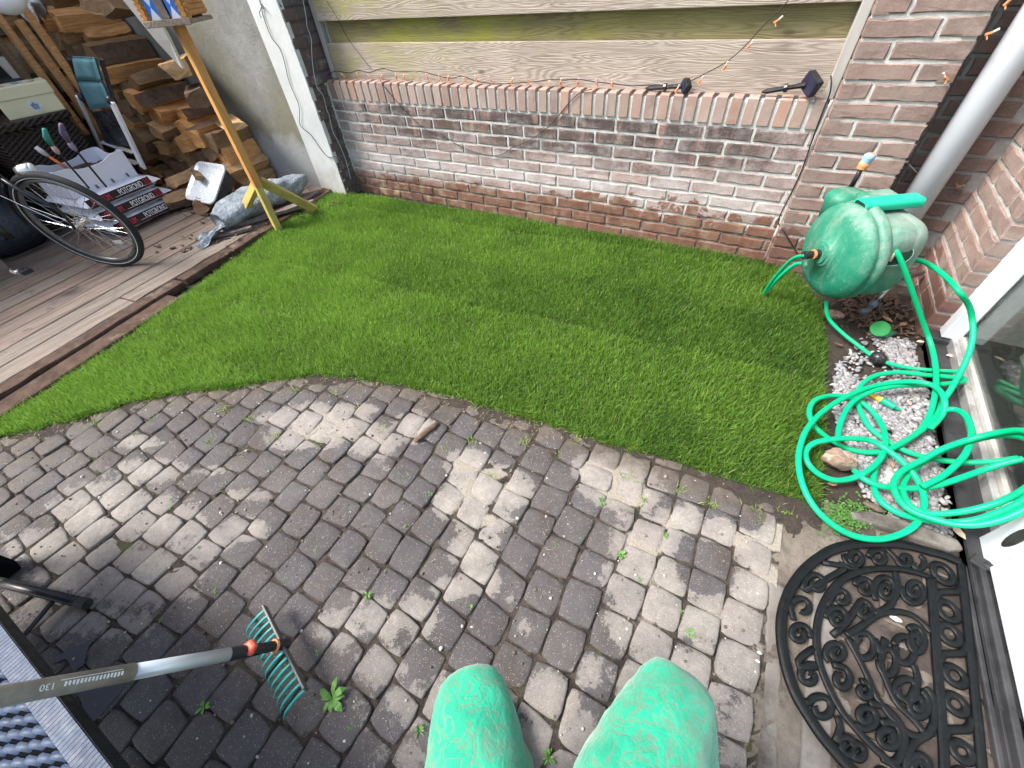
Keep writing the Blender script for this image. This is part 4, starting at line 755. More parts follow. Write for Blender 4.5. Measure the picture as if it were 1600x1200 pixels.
# ------------------------------------------------------------------ bicycle
M_tyre = pm('tyre', (.016, .016, .018), (.028, .028, .03), 12, .75, .4, 150); M_refl = pm('reflective_band', (.62, .62, .58), (.5, .5, .46), 12, .4, 0); M_chr = pm('chrome', (.72, .72, .7), (.55, .55, .53), 12, .22, .1, metal=.9); M_blk = pm('gloss_black', (.012, .012, .015), (.03, .03, .034), 10, .3, .05); M_rim = pm('rim_dark', (.10, .10, .10), (.2, .2, .19), 12, .35, .1, metal=.6)
bi = thing('bicycle', 'black city bicycle with silver headlight parked on the shed floor', 'bicycle')
th_, ln_ = .46226, -.13045; wu = Vector((math.cos(th_), math.sin(th_), 0)); wv = Vector((-math.sin(th_)*math.sin(ln_), math.cos(th_)*math.sin(ln_), math.cos(ln_))); wn_ = wu.cross(wv)
HC = Vector((-3.3564, .7819, .3338)); RR = .2974
def onW(px, py, o=0):
    r = Vector(tuple(ray(px, py))); c0 = Vector(tuple(CAM)); return c0+r*((HC+wn_*o-c0).dot(wn_)/r.dot(wn_))
def wheel(c):
    wh = thing('wheel', '', ''); del wh['label']; del wh['category']; wh.parent = bi
    ring = lambda r, off=0: [c+(wu*math.cos(t)+wv*math.sin(t))*r+wn_*off for t in np.linspace(0, 2*math.pi, 72, endpoint=False)]
    mb = MB(); mb.tube(ring(RR-.018), .019, 12, closed=True, up=wn_); mb.build('tyre', M_tyre, wh, smooth=True)
    mb = MB(); [mb.tube(ring(RR-.024, s_*.0165), .0026, 6, closed=True, up=wn_, sq=.6) for s_ in (1, -1)]; mb.build('reflective_band', M_refl, wh)
    mb = MB(); mb.tube(ring(RR-.045), .012, 8, closed=True, up=wn_); mb.build('rim', M_rim, wh, smooth=True)
    mb = MB()
    for i in range(36):
        s_ = 1 if i % 2 else -1; t = 2*math.pi*i/36; t2 = t+(.9 if i % 4 < 2 else -.9); mb.tube([c+(wu*math.cos(t)+wv*math.sin(t))*(RR-.05), c+(wu*math.cos(t2)+wv*math.sin(t2))*.022+wn_*s_*.03], .0013, 5)
    mb.build('spoke', M_chr, wh)
    mb = MB(); mb.tube([c-wn_*.05, c-wn_*.032, c-wn_*.031, c-wn_*.026, c-wn_*.025, c+wn_*.025, c+wn_*.026, c+wn_*.031, c+wn_*.032, c+wn_*.05], [.008, .008, .026, .026, .014, .014, .026, .026, .008, .008], 14); mb.build('hub', M_chr, wh)
    mb = MB(); t = -.9; p = c+(wu*math.cos(t)+wv*math.sin(t))*.17; mb.beam(p-wu*.025, p+wu*.03, .004, .022, up=wv); mb.build('spoke_reflector', M_refl, wh)
wheel(HC); RC = HC-wu*1.06; wheel(RC)
P_ = lambda x, y, o=0: HC+wu*x+wv*y+wn_*o
mb = MB()
for s_ in (1, -1): mb.tube(smooth_path([P_(0, 0, s_*.055), onW(90, 328, s_*.057), onW(30, 296, s_*.05), onW(4, 280, s_*.02)], 6), [.008]*6+[.011]*13, 10)
mb.tube([onW(8, 283), onW(-40, 250)], .015, 12); mb.build('fork', M_blk, bi, smooth=True)
mb = MB(); mb.tube([P_(-.165, .46), P_(-.53, .02)], .018, 12); mb.tube([P_(-.20, .60), P_(-.60, .50)], .016, 12); mb.tube([P_(-.53, -.06), P_(-.70, .50)], .016, 12)
for s_ in (1, -1): mb.tube([P_(-.54, -.06, s_*.02), P_(-1.06, 0, s_*.06)], .010, 8); mb.tube([P_(-.68, .45, s_*.015), P_(-1.06, 0, s_*.06)], .009, 8)
mb.tube([P_(-.53, .02), P_(-.53, -.07)], .02, 10); mb.build('bike_frame', M_blk, bi, smooth=True)
arc = lambda c, a0, a1, r, off=0: [c+(wu*math.cos(t)+wv*math.sin(t))*r+wn_*off for t in np.linspace(math.radians(a0), math.radians(a1), 24)]
for c_ in (HC, RC):
    mb = MB(); vs = []
    for t in np.linspace(math.radians(125), math.radians(178) if c_ is HC else math.radians(215), 24):
        for o_, rr in ((-.026, RR+.007), (-.015, RR+.021), (0, RR+.025), (.015, RR+.021), (.026, RR+.007)): vs.append(c_+(wu*math.cos(t)+wv*math.sin(t))*rr+wn_*o_)
    mb.add(vs, [(5*i+j, 5*i+j+1, 5*i+6+j, 5*i+5+j) for i in range(23) for j in range(4)]); mb.build('mudguard', M_blk, bi, smooth=True)
mb = MB(); mb.tube([P_(0, 0, .06), P_(-.25, .20, .03)], .0022, 5); mb.build('mudguard_stay', M_chr, bi)
hl = MB(); L0 = onW(42, 266, -.02); hl.lathe([(-.05, .004), (-.045, .018), (-.02, .030), (.01, .034), (.02, .035), (.026, .030), (.03, .012)], L0+Vector((0, 0, .0)), wu*.9+wn_*-.5-wv*.15, 20, mi=0); hl = hl.build('headlight', M_chr, bi, smooth=True)
mb = MB(); mb.lathe([(.021, .033), (.033, .028), (.037, .01)], L0, wu*.9+wn_*-.5-wv*.15, 20); mb.build('lens', pm('lens', (.75, .77, .74), (.65, .66, .6), 20, .12, .1), hl, smooth=True)
mb = MB(); mb.tube(smooth_path([P_(-.30, .68, -.31), P_(-.24, .70, -.26), P_(-.18, .70, -.12), P_(-.20, .68, 0), P_(-.18, .70, .12), P_(-.24, .70, .26), P_(-.30, .68, .31)], 5), .011, 10); mb.tube([P_(-.205, .61), P_(-.20, .685)], .012, 10); mb.build('handlebar', M_chr, bi, smooth=True)
mb = MB(); mb.ell(P_(-.74, .62), (.13, .075, .035), nu=14); mb.tube([P_(-.70, .50), P_(-.735, .61)], .012, 8); mb.build('saddle', M_blk, bi, smooth=True)
mb = MB(); bb = P_(-.53, -.10); A = onY(0, 415, bb[1]-.05); 
ca = Vector(tuple(G(-22, 407, .30))); cb = Vector(tuple(G(26, 427, .20))); mb.beam(ca, cb, .022, .012); mb.tube([cb, cb+wn_*-.02], .013, 10); cr1 = mb.build('crank', M_chr, bi, bevel=.003)
mb = MB(); mb.box(cb+Vector((-.02, .01, -.012)), cb+Vector((.05, .06, .012))); mb.build('pedal', M_blk, bi, bevel=.003)
mb = MB(); mb.lathe([(0, .09), (.004, .09)], ca, wn_, 36); mb.build('chainring', M_rim, bi)
# ------------------------------------------------------------------ folded garden chair
ch = thing('folding_chair', 'folded garden chair with teal cushion and silver frame by the woodpile', 'chair'); M_teal = pm('teal_fabric', (.055, .15, .175), (.04, .115, .14), 5, .9, .5, 90)
yc = 1.53; q = lambda px, py, dy=0: Vector(tuple(onY(px, py, yc+dy)))
def quilt(mb, P0, P1, P2, P3, th, n=10):
    vs = []; nn = (P1-P0).cross(P3-P0).normalized()
    for s_ in (1, -1):
        for i in range(n+1):
            for j in range(n+1):
                x, y = i/n, j/n; p = P0*(1-x)*(1-y)+P1*x*(1-y)+P2*x*y+P3*(1-x)*y; e = min(1, 6*min(x, 1-x, y, 1-y)); vs.append(p+nn*s_*th*(.3+.7*e**.5)*(1-.12*abs(math.sin(x*9.4))))
    m_ = (n+1)**2; fs = []
    for i in range(n):
        for j in range(n): a_ = (i*(n+1)+j, (i+1)*(n+1)+j, (i+1)*(n+1)+j+1, i*(n+1)+j+1); fs += [a_, tuple(m_+t for t in a_)[::-1]]
    ed_ = [i*(n+1) for i in range(n+1)]+[n*(n+1)+j for j in range(1, n+1)]+[i*(n+1)+n for i in range(n-1, -1, -1)]+[j for j in range(n-1, 0, -1)]
    for a_, b_ in zip(ed_, ed_[1:]+ed_[:1]): fs.append((a_, b_, m_+b_, m_+a_))
    mb.add(vs, fs)
mb = MB(); quilt(mb, q(113, 88), q(149, 90), q(160, 126), q(121, 124), .022); quilt(mb, q(121, 125), q(160, 127), q(177, 165), q(143, 172), .022); mb.build('cushion', M_teal, ch, smooth=True)
M_all = pm('light_alu', (.72, .73, .76), (.6, .61, .64), 9, .35, .1, metal=.3)
mb = MB(); mb.beam(q(174, 158, -.02), q(224, 262, -.02), .045, .02, up=(0, 1, 0)); mb.build('side_rail', M_all, ch, bevel=.003); mb = MB(); mb.beam(q(121, 150, .02), q(172, 262, .02), .026, .02, up=(0, 1, 0)); mb.build('side_rail', M_all, ch, bevel=.003)
mb = MB(); mb.tube([q(108, 92, .02), q(132, 150, .02)], .012, 8); mb.build('back_frame', M_blk, ch); mb = MB(); mb.tube([q(158, 92, .02), q(178, 160, 0)], .012, 8); mb.build('back_frame', M_blk, ch); mb = MB(); mb.beam(q(160, 222), q(208, 238), .012, .03, up=(0, 1, 0)); mb.build('crossbar', M_all, ch); mb = MB(); mb.beam(q(156, 240), q(214, 255), .01, .05, up=(0, 1, 0)); mb.build('crossbar', M_all, ch)
mb = MB(); quilt(mb, q(145, 175), q(174, 170), q(202, 228), q(168, 232), .01, 4); mb.build('seat_mesh', M_blk, ch); mb = MB(); mb.ell(q(174, 157, -.01), (.03, .03, .03), nu=8); mb.ell(q(128, 152, -.01), (.022, .022, .03), nu=8); mb.build('hinge_cap', M_blk, ch, smooth=True)
# ------------------------------------------------------------------ dark storage chest and the things on and around it
wc = thing('wicker_chest', 'dark brown wicker chest behind the bicycle wheel', 'chest'); k = N('dark_wicker'); k.col((.035, .022, .014)); k.rough(.6); k.bump(k.math('MULTIPLY', k.math('SINE', k.math('MULTIPLY', k.sep()[2], 260)), k.math('SINE', k.math('MULTIPLY', k.sep()[1], 120))), 1, .01)
mb = MB(); mb.box((-5.2, .98, .04), (-4.47, 1.44, .645)); mb.build('body', k.m, wc, bevel=.01); mb = MB(); mb.box((-5.22, .96, .645), (-4.45, 1.46, .69)); mb.build('lid', k.m, wc, bevel=.01)
fbx = thing('floral_box', 'cream box with flower print on the dark wicker chest', 'box'); M_cream = pm('cream_card', (.72, .66, .42), (.66, .6, .38), 4, .7, .1)
bq = [onX(*p_, -4.8) for p_ in ()]
FB = Matrix.Translation((-4.62, 1.33, .69)) @ Matrix.Rotation(-.25, 4, 'Z') @ Matrix.Scale(.72, 4); t = MB(); t.box((-.17, -.22, 0), (.17, .22, .22)); mb = MB(); mb.add([FB @ Vector(p) for p in t.v], t.f); mb.build('carton', M_cream, fbx, bevel=.006)
t = MB(); t.box((-.18, -.23, .14), (.18, .23, .235)); mb = MB(); mb.add([FB @ Vector(p) for p in t.v], t.f); mb.build('lid', M_cream, fbx, bevel=.006)
mb = MB()
def petal(mb, fr, c, r, n=5, rot=0, z=.0, col=None):
    for i in range(n):
        a_ = rot+2*math.pi*i/n; pl = [(c[0]+math.cos(a_)*r*.6+math.cos(t_)*r*.42, c[1]+math.sin(a_)*r*.6+math.sin(t_)*r*.42) for t_ in np.linspace(0, 6.283, 9)[:-1]]; mb.prism(pl, z, z+.0012, fr)
fr1 = FB @ frame((.182, 0, .19), (0, 1, 0), (0, 0, 1)); fr0 = FB @ frame((0, 0, .2355), (0, 1, 0), (-1, 0, 0)); fr2 = FB @ frame((.172, 0, .07), (0, 1, 0), (0, 0, 1))
M_pw = pm('print_white', (.75, .75, .7), (.6, .62, .6), 30, .6, 0); petal(mb, fr0, (.02, 0), .09, 6, 0, .0005); mb.build('flower_print', M_pw, fbx); mb = MB(); petal(mb, fr2, (.02, .0), .05, 6, 0, .0005); mb.build('flower_print', M_pw, fbx)
mb = MB(); M_pb = pm('print_blue', (.12, .18, .32), (.3, .35, .45), 40, .6, 0); petal(mb, fr0, (.02, .0), .045, 5, .3, .0025); mb.build('flower_print', M_pb, fbx); mb = MB(); petal(mb, fr2, (.02, .0), .03, 5, .3, .0025); mb.build('flower_print', M_pb, fbx)
mb = MB(); [petal(mb, fr0, c_, .028, 3, i, .002) for i, c_ in enumerate(((-.12, .08), (.13, -.07), (-.11, -.08), (.15, .1), (.0, .13)))]; mb.build('leaf_print', pm('print_green', (.05, .10, .05), (.1, .14, .08), 40, .6, 0), fbx)
pl_ = thing('potted_plant', 'small green leafy plant standing behind the floral box', 'plant', group=None)
mb = MB()
for i in range(26):
    a_ = random.uniform(0, 6.28); b_ = Vector((-5.35, 1.62, .95)); e_ = b_+Vector((math.cos(a_)*random.uniform(.05, .16), math.sin(a_)*random.uniform(.05, .16), random.uniform(.05, .42))); m2 = (b_+e_)/2+Vector((0, 0, .06)); s_ = Vector((-math.sin(a_), math.cos(a_), 0))*.014
    mb.add([b_, m2-s_, m2+s_, e_], [(0, 1, 3, 2)])
M_leaf = pm('leaf_green', (.05, .20, .03), (.09, .30, .05), 20, .5, .2); mb.build('leaves', M_leaf, pl_)
mb = MB(); mb.lathe([(0, .06), (.12, .08), (.13, .08)], (-5.35, 1.62, .83), (0, 0, 1), 16); mb.build('pot', pm('pot_cream', (.68, .60, .50), (.6, .5, .42), 5, .6, .1), pl_, smooth=False)
mb = MB(); mb.box((-5.65, 1.5, .04), (-5.22, 1.74, .83)); mb.build('storage_cupboard', M_panel, bevel=.005, label='low dark cupboard carrying the small plant', category='cupboard')
M_redc = pm('red_cloth', (.35, .015, .025), (.22, .01, .02), 5, .8, .4, 20)
mb = MB(); pillow(mb, (-5.02, 1.15, .76), .13, .13, .07, .3); mb.build('red_cushion', M_redc, smooth=True, label='dark red cushion beside the floral box', category='cushion')
mb = MB(); pillow(mb, (-4.88, .72, .55), .2, .17, .05, .5); mb.build('red_bag', M_redc, smooth=True, label='red bag lying low at the left edge behind the handlebar', category='bag')
mb = MB(); mb.box((-5.2, .45, .04), (-4.65, .9, .5)); mb.build('black_crate', M_blk, bevel=.01, label='black storage crate in the shadow under the red bag', category='crate')
mb = MB(); mb.ell((-4.55, .62, .16), (.30, .30, .17), nu=18, nv=10, jit=.05); mb.build('rubbish_bag', pm('bin_liner', (.012, .014, .02), (.03, .035, .045), 6, .35, .9, 14, bd=.02), smooth=True, label='dark blue black rubbish bag on the deck left of the bicycle wheel', category='bag')
mb = MB(); mb.beam((-5.35, 1.35, .5), (-5.75, 1.5, 1.35), .045, .02, up=(0, 1, 0)); mb.beam((-5.29, 1.36, .5), (-5.69, 1.51, 1.33), .012, .02, up=(0, 1, 0)); mb.build('pale_lath', pm('lath', (.40, .37, .26), (.3, .28, .2), 6, .7, .1), label='pale wooden lath leaning across the dark corner', category='lath')
mb = MB(); c_ = onY(47, 12, 1.75); mb.lathe([(0, .09), (.0, .075), (-.05, .07), (-.12, .05), (-.12, .0), (-.10, .0)], c_, (.55, -.75, .25), 28); mb.build('metal_basket', pm('steel', (.6, .56, .5), (.2, .19, .17), 30, .25, .2, metal=.9), label='round steel colander hanging above the woodpile', category='colander')
mb = MB(); c_ = onY(8, 0, 1.5); mb.ell(c_, (.10, .10, .07), nu=16); mb.build('white_bowl', M_wht, smooth=True, label='white bowl at the top left corner of the shed', category='bowl')
# slim tools standing in the shadow
tools = [((40, 75), (150, 240), .005, (.30, .27, .2)), ((10, 130), (150, 300), .006, (.05, .05, .06)), ((30, 160), (175, 300), .004, (.5, .5, .48)), ((60, 175), (140, 262), .006, (.06, .06, .06)), ((70, 120), (92, 145), .006, (.35, .35, .05))]
for i, (a_, b_, r_, c_) in enumerate(tools[1:4]):
    mb = MB(); mb.tube([onY(*a_, 1.62), onY(b_[0]-18, b_[1]-40, 1.52)], r_, 8); mb.build('garden_stick', pm('stick%d' % i, c_, None, 6, .5, .1), smooth=True, label=('black stick slanting behind the front wheel', 'thin pale metal rod slanting behind the front wheel', 'short dark rod leaning left of the white crate')[i], category='stick')
for i, (px, py, cc, lb_) in enumerate(((82, 228, (.05, .26, .20), 'green and pink tool grip sticking up behind the headlight'), (108, 222, (.12, .09, .16), 'purple tool grip sticking up left of the folding chair'))):
    g_ = thing('tool_grip', lb_, 'tool handle'); b_ = Vector(tuple(onY(px, py, 1.05))); mb = MB(); mb.tube([b_, b_+Vector((.02, 0, .05)), b_+Vector((.05, .01, .09))], [.012, .017, .011], 10); mb.build('grip', pm('grip%d' % i, cc, None, 9, .5, .1), g_, smooth=True)
    mb = MB(); mb.tube([b_-Vector((.10, .02, .28)) if False else b_+Vector((-.03, .02, -.26)), b_], .006, 8); mb.build('shaft', M_blk, g_); mb = MB(); mb.ell(b_-Vector((0, 0, .02)), (.017, .015, .03), nu=8); mb.build('collar', pm('collar%d' % i, (.55, .38, .36) if i == 0 else (.25, .2, .3), None, 9, .5, .1), g_, smooth=True)
# ------------------------------------------------------------------ string lights, solar spikes, wall cables
M_cab = pm('cable_black', (.015, .016, .016), None, 9, .5, 0); M_org = pm('clip_orange', (.62, .22, .08), (.7, .3, .15), 9, .5, .1); M_tip = pm('clip_pale', (.75, .68, .62), (.7, .6, .55), 9, .4, .1)
sl = thing('string_lights', 'thin black string of lights with orange clips draped along the low wall top', 'string lights')
def cable(pts, r=.0022, n=6, name='cable', parent=None, mt=None, **tg):
    mb = MB(); mb.tube(smooth_path(pts, n), r, 6); return mb.build(name, mt or M_cab, parent, smooth=True, **tg)
zt = .727+.004; top = []
for i, (px, py) in enumerate(((512, 117), (525, 111), (545, 114), (560, 110), (577, 113), (598, 107), (618, 112), (650, 111), (668, 114), (690, 120), (708, 122), (722, 119), (745, 127), (775, 131), (800, 130), (840, 127), (862, 124), (880, 125), (905, 124), (930, 128), (960, 131), (985, 134), (1010, 133), (1035, 133))):
    p = onY(px, py, 2.405); p[2] = max(p[2], zt); top.append(p)
cable(top, parent=sl)
cable([onY(505, -10, 2.39), onY(512, 4, 2.385), onY(528, 30, 2.388), onY(545, 62, 2.40), onY(580, 108, 2.41)], .0016, parent=sl)
sw = [onY(*p, 2.348) for p in ((592, 120), (604, 140), (640, 180), (665, 202), (692, 212), (715, 226), (740, 237), (768, 243), (785, 241), (800, 231), (830, 218), (852, 202), (868, 187), (885, 165), (905, 146), (925, 139))]
cable(sw, .0018, parent=sl)
cable([onY(1062, 137, 2.40), onY(1090, 121, 2.39), onY(1130, 100, 2.385), onY(1160, 76, 2.38), (onY(1195, 38, 2.38)), onY(1232, 0, 2.39), onY(1242, -20, 2.39)], .0018, parent=sl)
def clip(p, a):
    p = Vector(tuple(p)); t = MB(); d = Vector((math.cos(a), -.3, math.sin(a))).normalized(); t.beam(p-d*.008, p+d*.010, .010, .006, mi=0); t.tube([p+d*.008, p+d*.022+Vector((0, 0, .004))], [.0028, .0035], 6, mi=1); t.tube([p-d*.004, p+Vector((.004, -.004, -.016))], [.003, .002], 6, mi=0); t.build('light_clip', [M_org, M_tip], sl)
for i, px in enumerate((538, 560, 579, 595, 619, 631, 668, 688, 700, 727, 744, 767, 799, 826, 855, 875, 903, 933, 956)): 
    p = onY(px, np.interp(px, (538, 700, 956), (119, 124, 133)), 2.40+random.uniform(-.015, .015)); p[2] = max(p[2], zt+.004); clip(p, random.uniform(.3, 2.8))
for px, py, y in ((1213, 33, 2.375), (1170, 72, 2.372), (1132, 106, 2.38), (1093, 127, 2.38), (1057, 141, 2.37)): clip(onY(px, py, y), random.uniform(.5, 1.4))
M_cop2 = pm('clip_brass', (.75, .55, .35), None, 9, .4, 0)
# cable with clips down the pillar's right edge
sl2 = thing('pillar_light_cable', 'black light cable with a few clips hanging down the right edge of the brick pillar', 'light cable')
cable([onY(*p, 2.292) for p in ((1572, -10), (1556, 10), (1548, 32), (1528, 70), (1512, 88), (1498, 112), (1484, 140), (1474, 160), (1462, 182), (1448, 205), (1432, 232), (1418, 258), (1405, 280), (1392, 296))], .0028, parent=sl2)
def clip2(p, a):
    global sl; o_ = sl; sl = sl2; clip(p, a); sl = o_
for p_, a in (((1574, 4), 1.2), ((1545, 52), .4), ((1479, 122), 2.6)): clip2(onY(*p_, 2.288), a)
mb = MB(); a_ = Vector(tuple(onY(1417, 253, 2.40))); mb.tube([a_, Vector(tuple(onY(1433, 270, 2.38)))], .0018, 6); mb.ell(a_, (.006, .006, .006), nu=8, nv=5); mb.build('light_clip', M_tip, sl2, smooth=True)
# cable running down the wall/pillar joint
cable([onY(1298, 118, 2.36), onY(1299, 130, 2.34), onY(1296, 148, 2.33), onY(1288, 168, 2.335), onY(1274, 205, 2.338), onY(1254, 262, 2.34), onY(1237, 300, 2.342), onY(1222, 330, 2.344), onY(1216, 347, 2.342), onY(1224, 360, 2.292), onY(1236, 380, 2.290), onY(1246, 396, 2.288)], .0028, label='black cable running down the joint between low wall and pillar', category='cable')
cable([onY(402, -8, 2.216), onY(409, 11, 2.213), onY(411, 24, 2.212), onY(424, 58, 2.211), onY(440, 82, 2.210), onY(452, 128, 2.212), onY(467, 165, 2.21), onY(469, 195, 2.212), onY(485, 210, 2.211), onY(505, 238, 2.212), onY(515, 246, 2.211), onY(526, 247, 2.212), onY(532, 275, 2.212), onY(543, 300, 2.212)], .0020, label='thin dark wire hanging in curves on the white painted wall edge', category='wire')
mb = MB(); mb.tube([onY(409, 11, 2.21), onY(405, 20, 2.206), onY(408, 28, 2.208)], .002, 5); mb.tube([onY(407, 6, 2.21), onY(412, 13, 2.204)], .004, 5); mb.build('wire_knot', M_cab, label='small black wire knot at the top of the white painted wall edge', category='wire knot')
lav = pm('cord_blue', (.40, .55, .58), (.5, .6, .62), 9, .6, 0)
cable([onX(*p, -2.752) for p in ((472, -8), (478, 25), (480, 42), (486, 60), (487, 80), (489, 105), (495, 135), (505, 150), (510, 170), (514, 180), (520, 205), (530, 225), (540, 250), (548, 280))], .0020, mt=lav, label='pale blue cord hanging down the dark brick edge', category='cord')
cable([onX(*p, -2.752) for p in ((460, 10), (467, 40), (478, 75), (486, 110), (500, 145), (508, 160), (505, 185), (515, 200), (510, 160), (502, 140), (509, 128), (512, 145), (520, 160))], .0015, mt=pm('cord_brown', (.16, .09, .07), None, 9, .7, 0), label='tangled brown string on the dark brick edge', category='string')
def solar(nm, lb_, head, tip, hs, y, ang, tilt):
    t = thing(nm, lb_, 'solar panel'); h = Vector(tuple(onY(*head, y))); p = Vector(tuple(onY(*tip, y+.02))); p.z = max(p.z, .735); d = (h-p).normalized()
    mb = MB(); fr = frame(h, Vector((math.cos(ang), -.35, math.sin(ang))), Vector((-math.sin(ang)*.5, tilt, math.cos(ang)))); mb.prism(rrect(hs*.5, hs*.62, .008), -.012, .014, fr); b_ = mb.build('panel_box', M_blk, t, bevel=.002)
    mb = MB(); mb.prism(rrect(hs*.43, hs*.55, .004), .0145, .0155, fr); mb.build('solar_cell', pm('cell', (.01, .012, .03), (.03, .03, .06), 30, .15, 0), b_)
    mb = MB(); mb.tube([h-d*.02, h-d*.06, p+d*.09, p+d*.02, p], [.012, .009, .009, .010, .003], 8); mb.build('spike', M_blk, t); mb = MB(); m_ = (h+p)/2; mb.tube([m_-d*.006, m_+d*.006], .016, 10); mb.build('collar', M_blk, t)
solar('solar_panel', 'black solar panel on a spike lying at the right end of the wall top', (1268, 131), (1190, 144), .064, 2.36, 1.25, .5)
solar('solar_panel', 'smaller black solar box with cable lying near the middle right of the wall top', (1072, 134), (1008, 142), .042, 2.385, 1.0, .5)
# ------------------------------------------------------------------ hose reel
k = N('reel_plastic'); x_, y_, z_ = k.sep(); n = k.noise(13, 12, .78, dist=.15); n2 = k.noise(2.6, 6, .6)
c = k.mix(k.rng(n, .4, .62, 0, .55), (.006, .17, .10), (.04, .22, .15)); fade = k.math('ADD', k.math('MULTIPLY', k.math('SUBTRACT', z_, .36), 3.2), k.math('ADD', k.math('MULTIPLY', k.math('SUBTRACT', n, .5), 2.2), k.math('MULTIPLY', k.math('SUBTRACT', x_, .52), 3.5)))
c = k.mix(k.rng(fade, -.15, .55, 0, .85), c, (.25, .30, .27)); c = k.mix(k.rng(k.noise(30, 8, .8), .58, .72, 0, .5), c, (.12, .16, .10)); c = k.mix(k.rng(k.noise(14, 10, .8, k.mp((1, 1, .3))), .50, .66, 0, .45), c, (.30, .34, .30)); c = k.mix(k.rng(k.noise(90, 5, .8), .62, .7, 0, .6), c, (.5, .55, .5)); k.col(c); k.rough(k.rng(n, .3, .7, .4, .75)); k.bump(k.noise(60, 6, .7), .3, .003); M_reel = k.m
M_hose = N('hose_green'); k = M_hose; k.col(k.mix(k.rng(k.noise(60, 6, .8), .60, .72, 0, .4), k.mix(k.rng(k.noise(5, 3), .35, .65), (.0, .36, .15), (.0, .41, .19)), (.16, .42, .16))); k.rough(.42); k.b.inputs['Specular IOR Level'].default_value = .3; M_hose = k.m
hr = thing('hose_reel', 'faded green plastic hose reel mounted in front of the pillar corner', 'hose reel')
AX = Vector((.85, .525, .02)).normalized(); DC = Vector(tuple(onY(1294, 395, 1.83))); UPv = (Vector((-.02, -.02, 1))-AX*Vector((-.02, -.02, 1)).dot(AX)).normalized(); SDv = UPv.cross(AX).normalized()
def se(r, ex, n=56, sx=1, sy=1):
    P = []
    for j in range(n):
        t = 2*math.pi*j/n; c_, s_ = math.cos(t), math.sin(t); rr = r/((abs(c_)**ex+abs(s_)**ex)**(1/ex)); P.append((rr*c_*sx, rr*s_*sy))
    return P
FRR = Matrix(((UPv.x, SDv.x, AX.x, DC.x), (UPv.y, SDv.y, AX.y, DC.y), (UPv.z, SDv.z, AX.z, DC.z), (0, 0, 0, 1))) @ Matrix.Diagonal((.92, .92, .84, 1))
def seo(r, ex, up=0., n=72):
    return [(x+(up if x > 0 else 0)*min(1, abs(x)/r), y) for x, y in se(r, ex, n)]
mb = MB(); loft(mb, [(se(.035, 2, 72), -.036), (se(.050, 2, 72), -.035), (se(.053, 2, 72), -.032), (se(.055, 2, 72), -.026), (se(.11, 2, 72), -.020), (se(.118, 2, 72), -.014), (se(.124, 2, 72), -.013), (se(.150, 2, 72), -.004), (se(.176, 2, 72), .010), (se(.190, 2, 72), .030), (se(.1935, 2, 72), .046), (se(.188, 2, 72), .052), (se(.186, 2, 72), .060), (se(.192, 2, 72), .066), (se(.197, 2, 72), .074), (se(.197, 2, 72), .094), (se(.192, 2, 72), .102), (se(.180, 2.1, 72), .108), (se(.172, 2.4, 72), .116), (se(.166, 3.2, 72), .126), (se(.160, 4.2, 72), .145), (se(.158, 4.6, 72), .200), (se(.1565, 4.6, 72), .204), (se(.1575, 4.6, 72), .208), (se(.152, 4.4, 72), .250), (se(.143, 4, 72), .272), (se(.122, 3.4, 72), .288), (se(.08, 2.5, 72), .294)], FRR)
drum = mb.build('drum_housing', M_reel, hr, smooth=True)
mb = MB(); mb.prism(se(.040, 2), -.043, -.033, FRR @ Matrix.Translation((.0, 0, 0))); mb.build('hub_cap', M_reel, hr, bevel=.002)
mb = MB(); fr = FRR @ Matrix.Translation((-.078, .060, -.017)); mb.prism(rrect(.022, .016, .006), -.004, .0035, fr); mb.build('window_recess', pm('reel_dark', (.0, .10, .07), (.15, .3, .25), 30, .3, .1), hr, bevel=.001)
sl_c = Vector(tuple(onY(1396, 398, 1.78))); dcam = (Vector(tuple(CAM))-sl_c).normalized()
# slot for the hose on the front upper side
def on_body(t, h, ex, r, dz=0.):
    c_, s_ = math.cos(t), math.sin(t); rr = r/((abs(c_)**ex+abs(s_)**ex)**(1/ex))+dz; return FRR @ Vector((rr*c_, rr*s_, h))
best = None
for ti in range(360):
    for hi in range(15, 25):
        q = on_body(math.radians(ti), hi*.01, 4.4, .157); d = np.array(q)-CAM; e = R@d; e_ = math.hypot(800+FPX*e[0]/e[2]-1397, 600-FPX*e[1]/e[2]-397)+e[2]*30
        if best is None or e_ < best[0]: best = (e_, math.radians(ti), hi*.01, q)
st, shh, sq_ = best[1:]; sn = (on_body(st, shh, 4.4, .157, .02)-sq_).normalized(); su_ = AX; fr = frame(sq_, su_, sn.cross(su_))
mb = MB(); mb.prism([(.064*math.cos(t)*(1.1 if math.cos(t) < 0 else .9), .036*math.sin(t)) for t in np.linspace(0, 2*math.pi, 25)[:-1]], -.004, .0045, fr); slot = mb.build('hose_slot', pm('slot_dark', (.004, .02, .014), (.01, .04, .03), 20, .6, 0), hr)
mb = MB(); mb.tube([fr @ Vector((-.02, -.018, .004)), fr @ Vector((-.012, .02, .006))], .006, 10); mb.build('guide_roller', pm('roller', (.45, .36, .25), None, 9, .5, 0), hr, smooth=True)
mb = MB(); mb.tube([fr @ Vector((.064*math.cos(t)*(1.1 if math.cos(t) < 0 else .9), .036*math.sin(t), .002)) for t in np.linspace(0, 2*math.pi, 25)[:-1]], .004, 6, closed=True); mb.build('slot_rim', M_reel, hr, smooth=True)
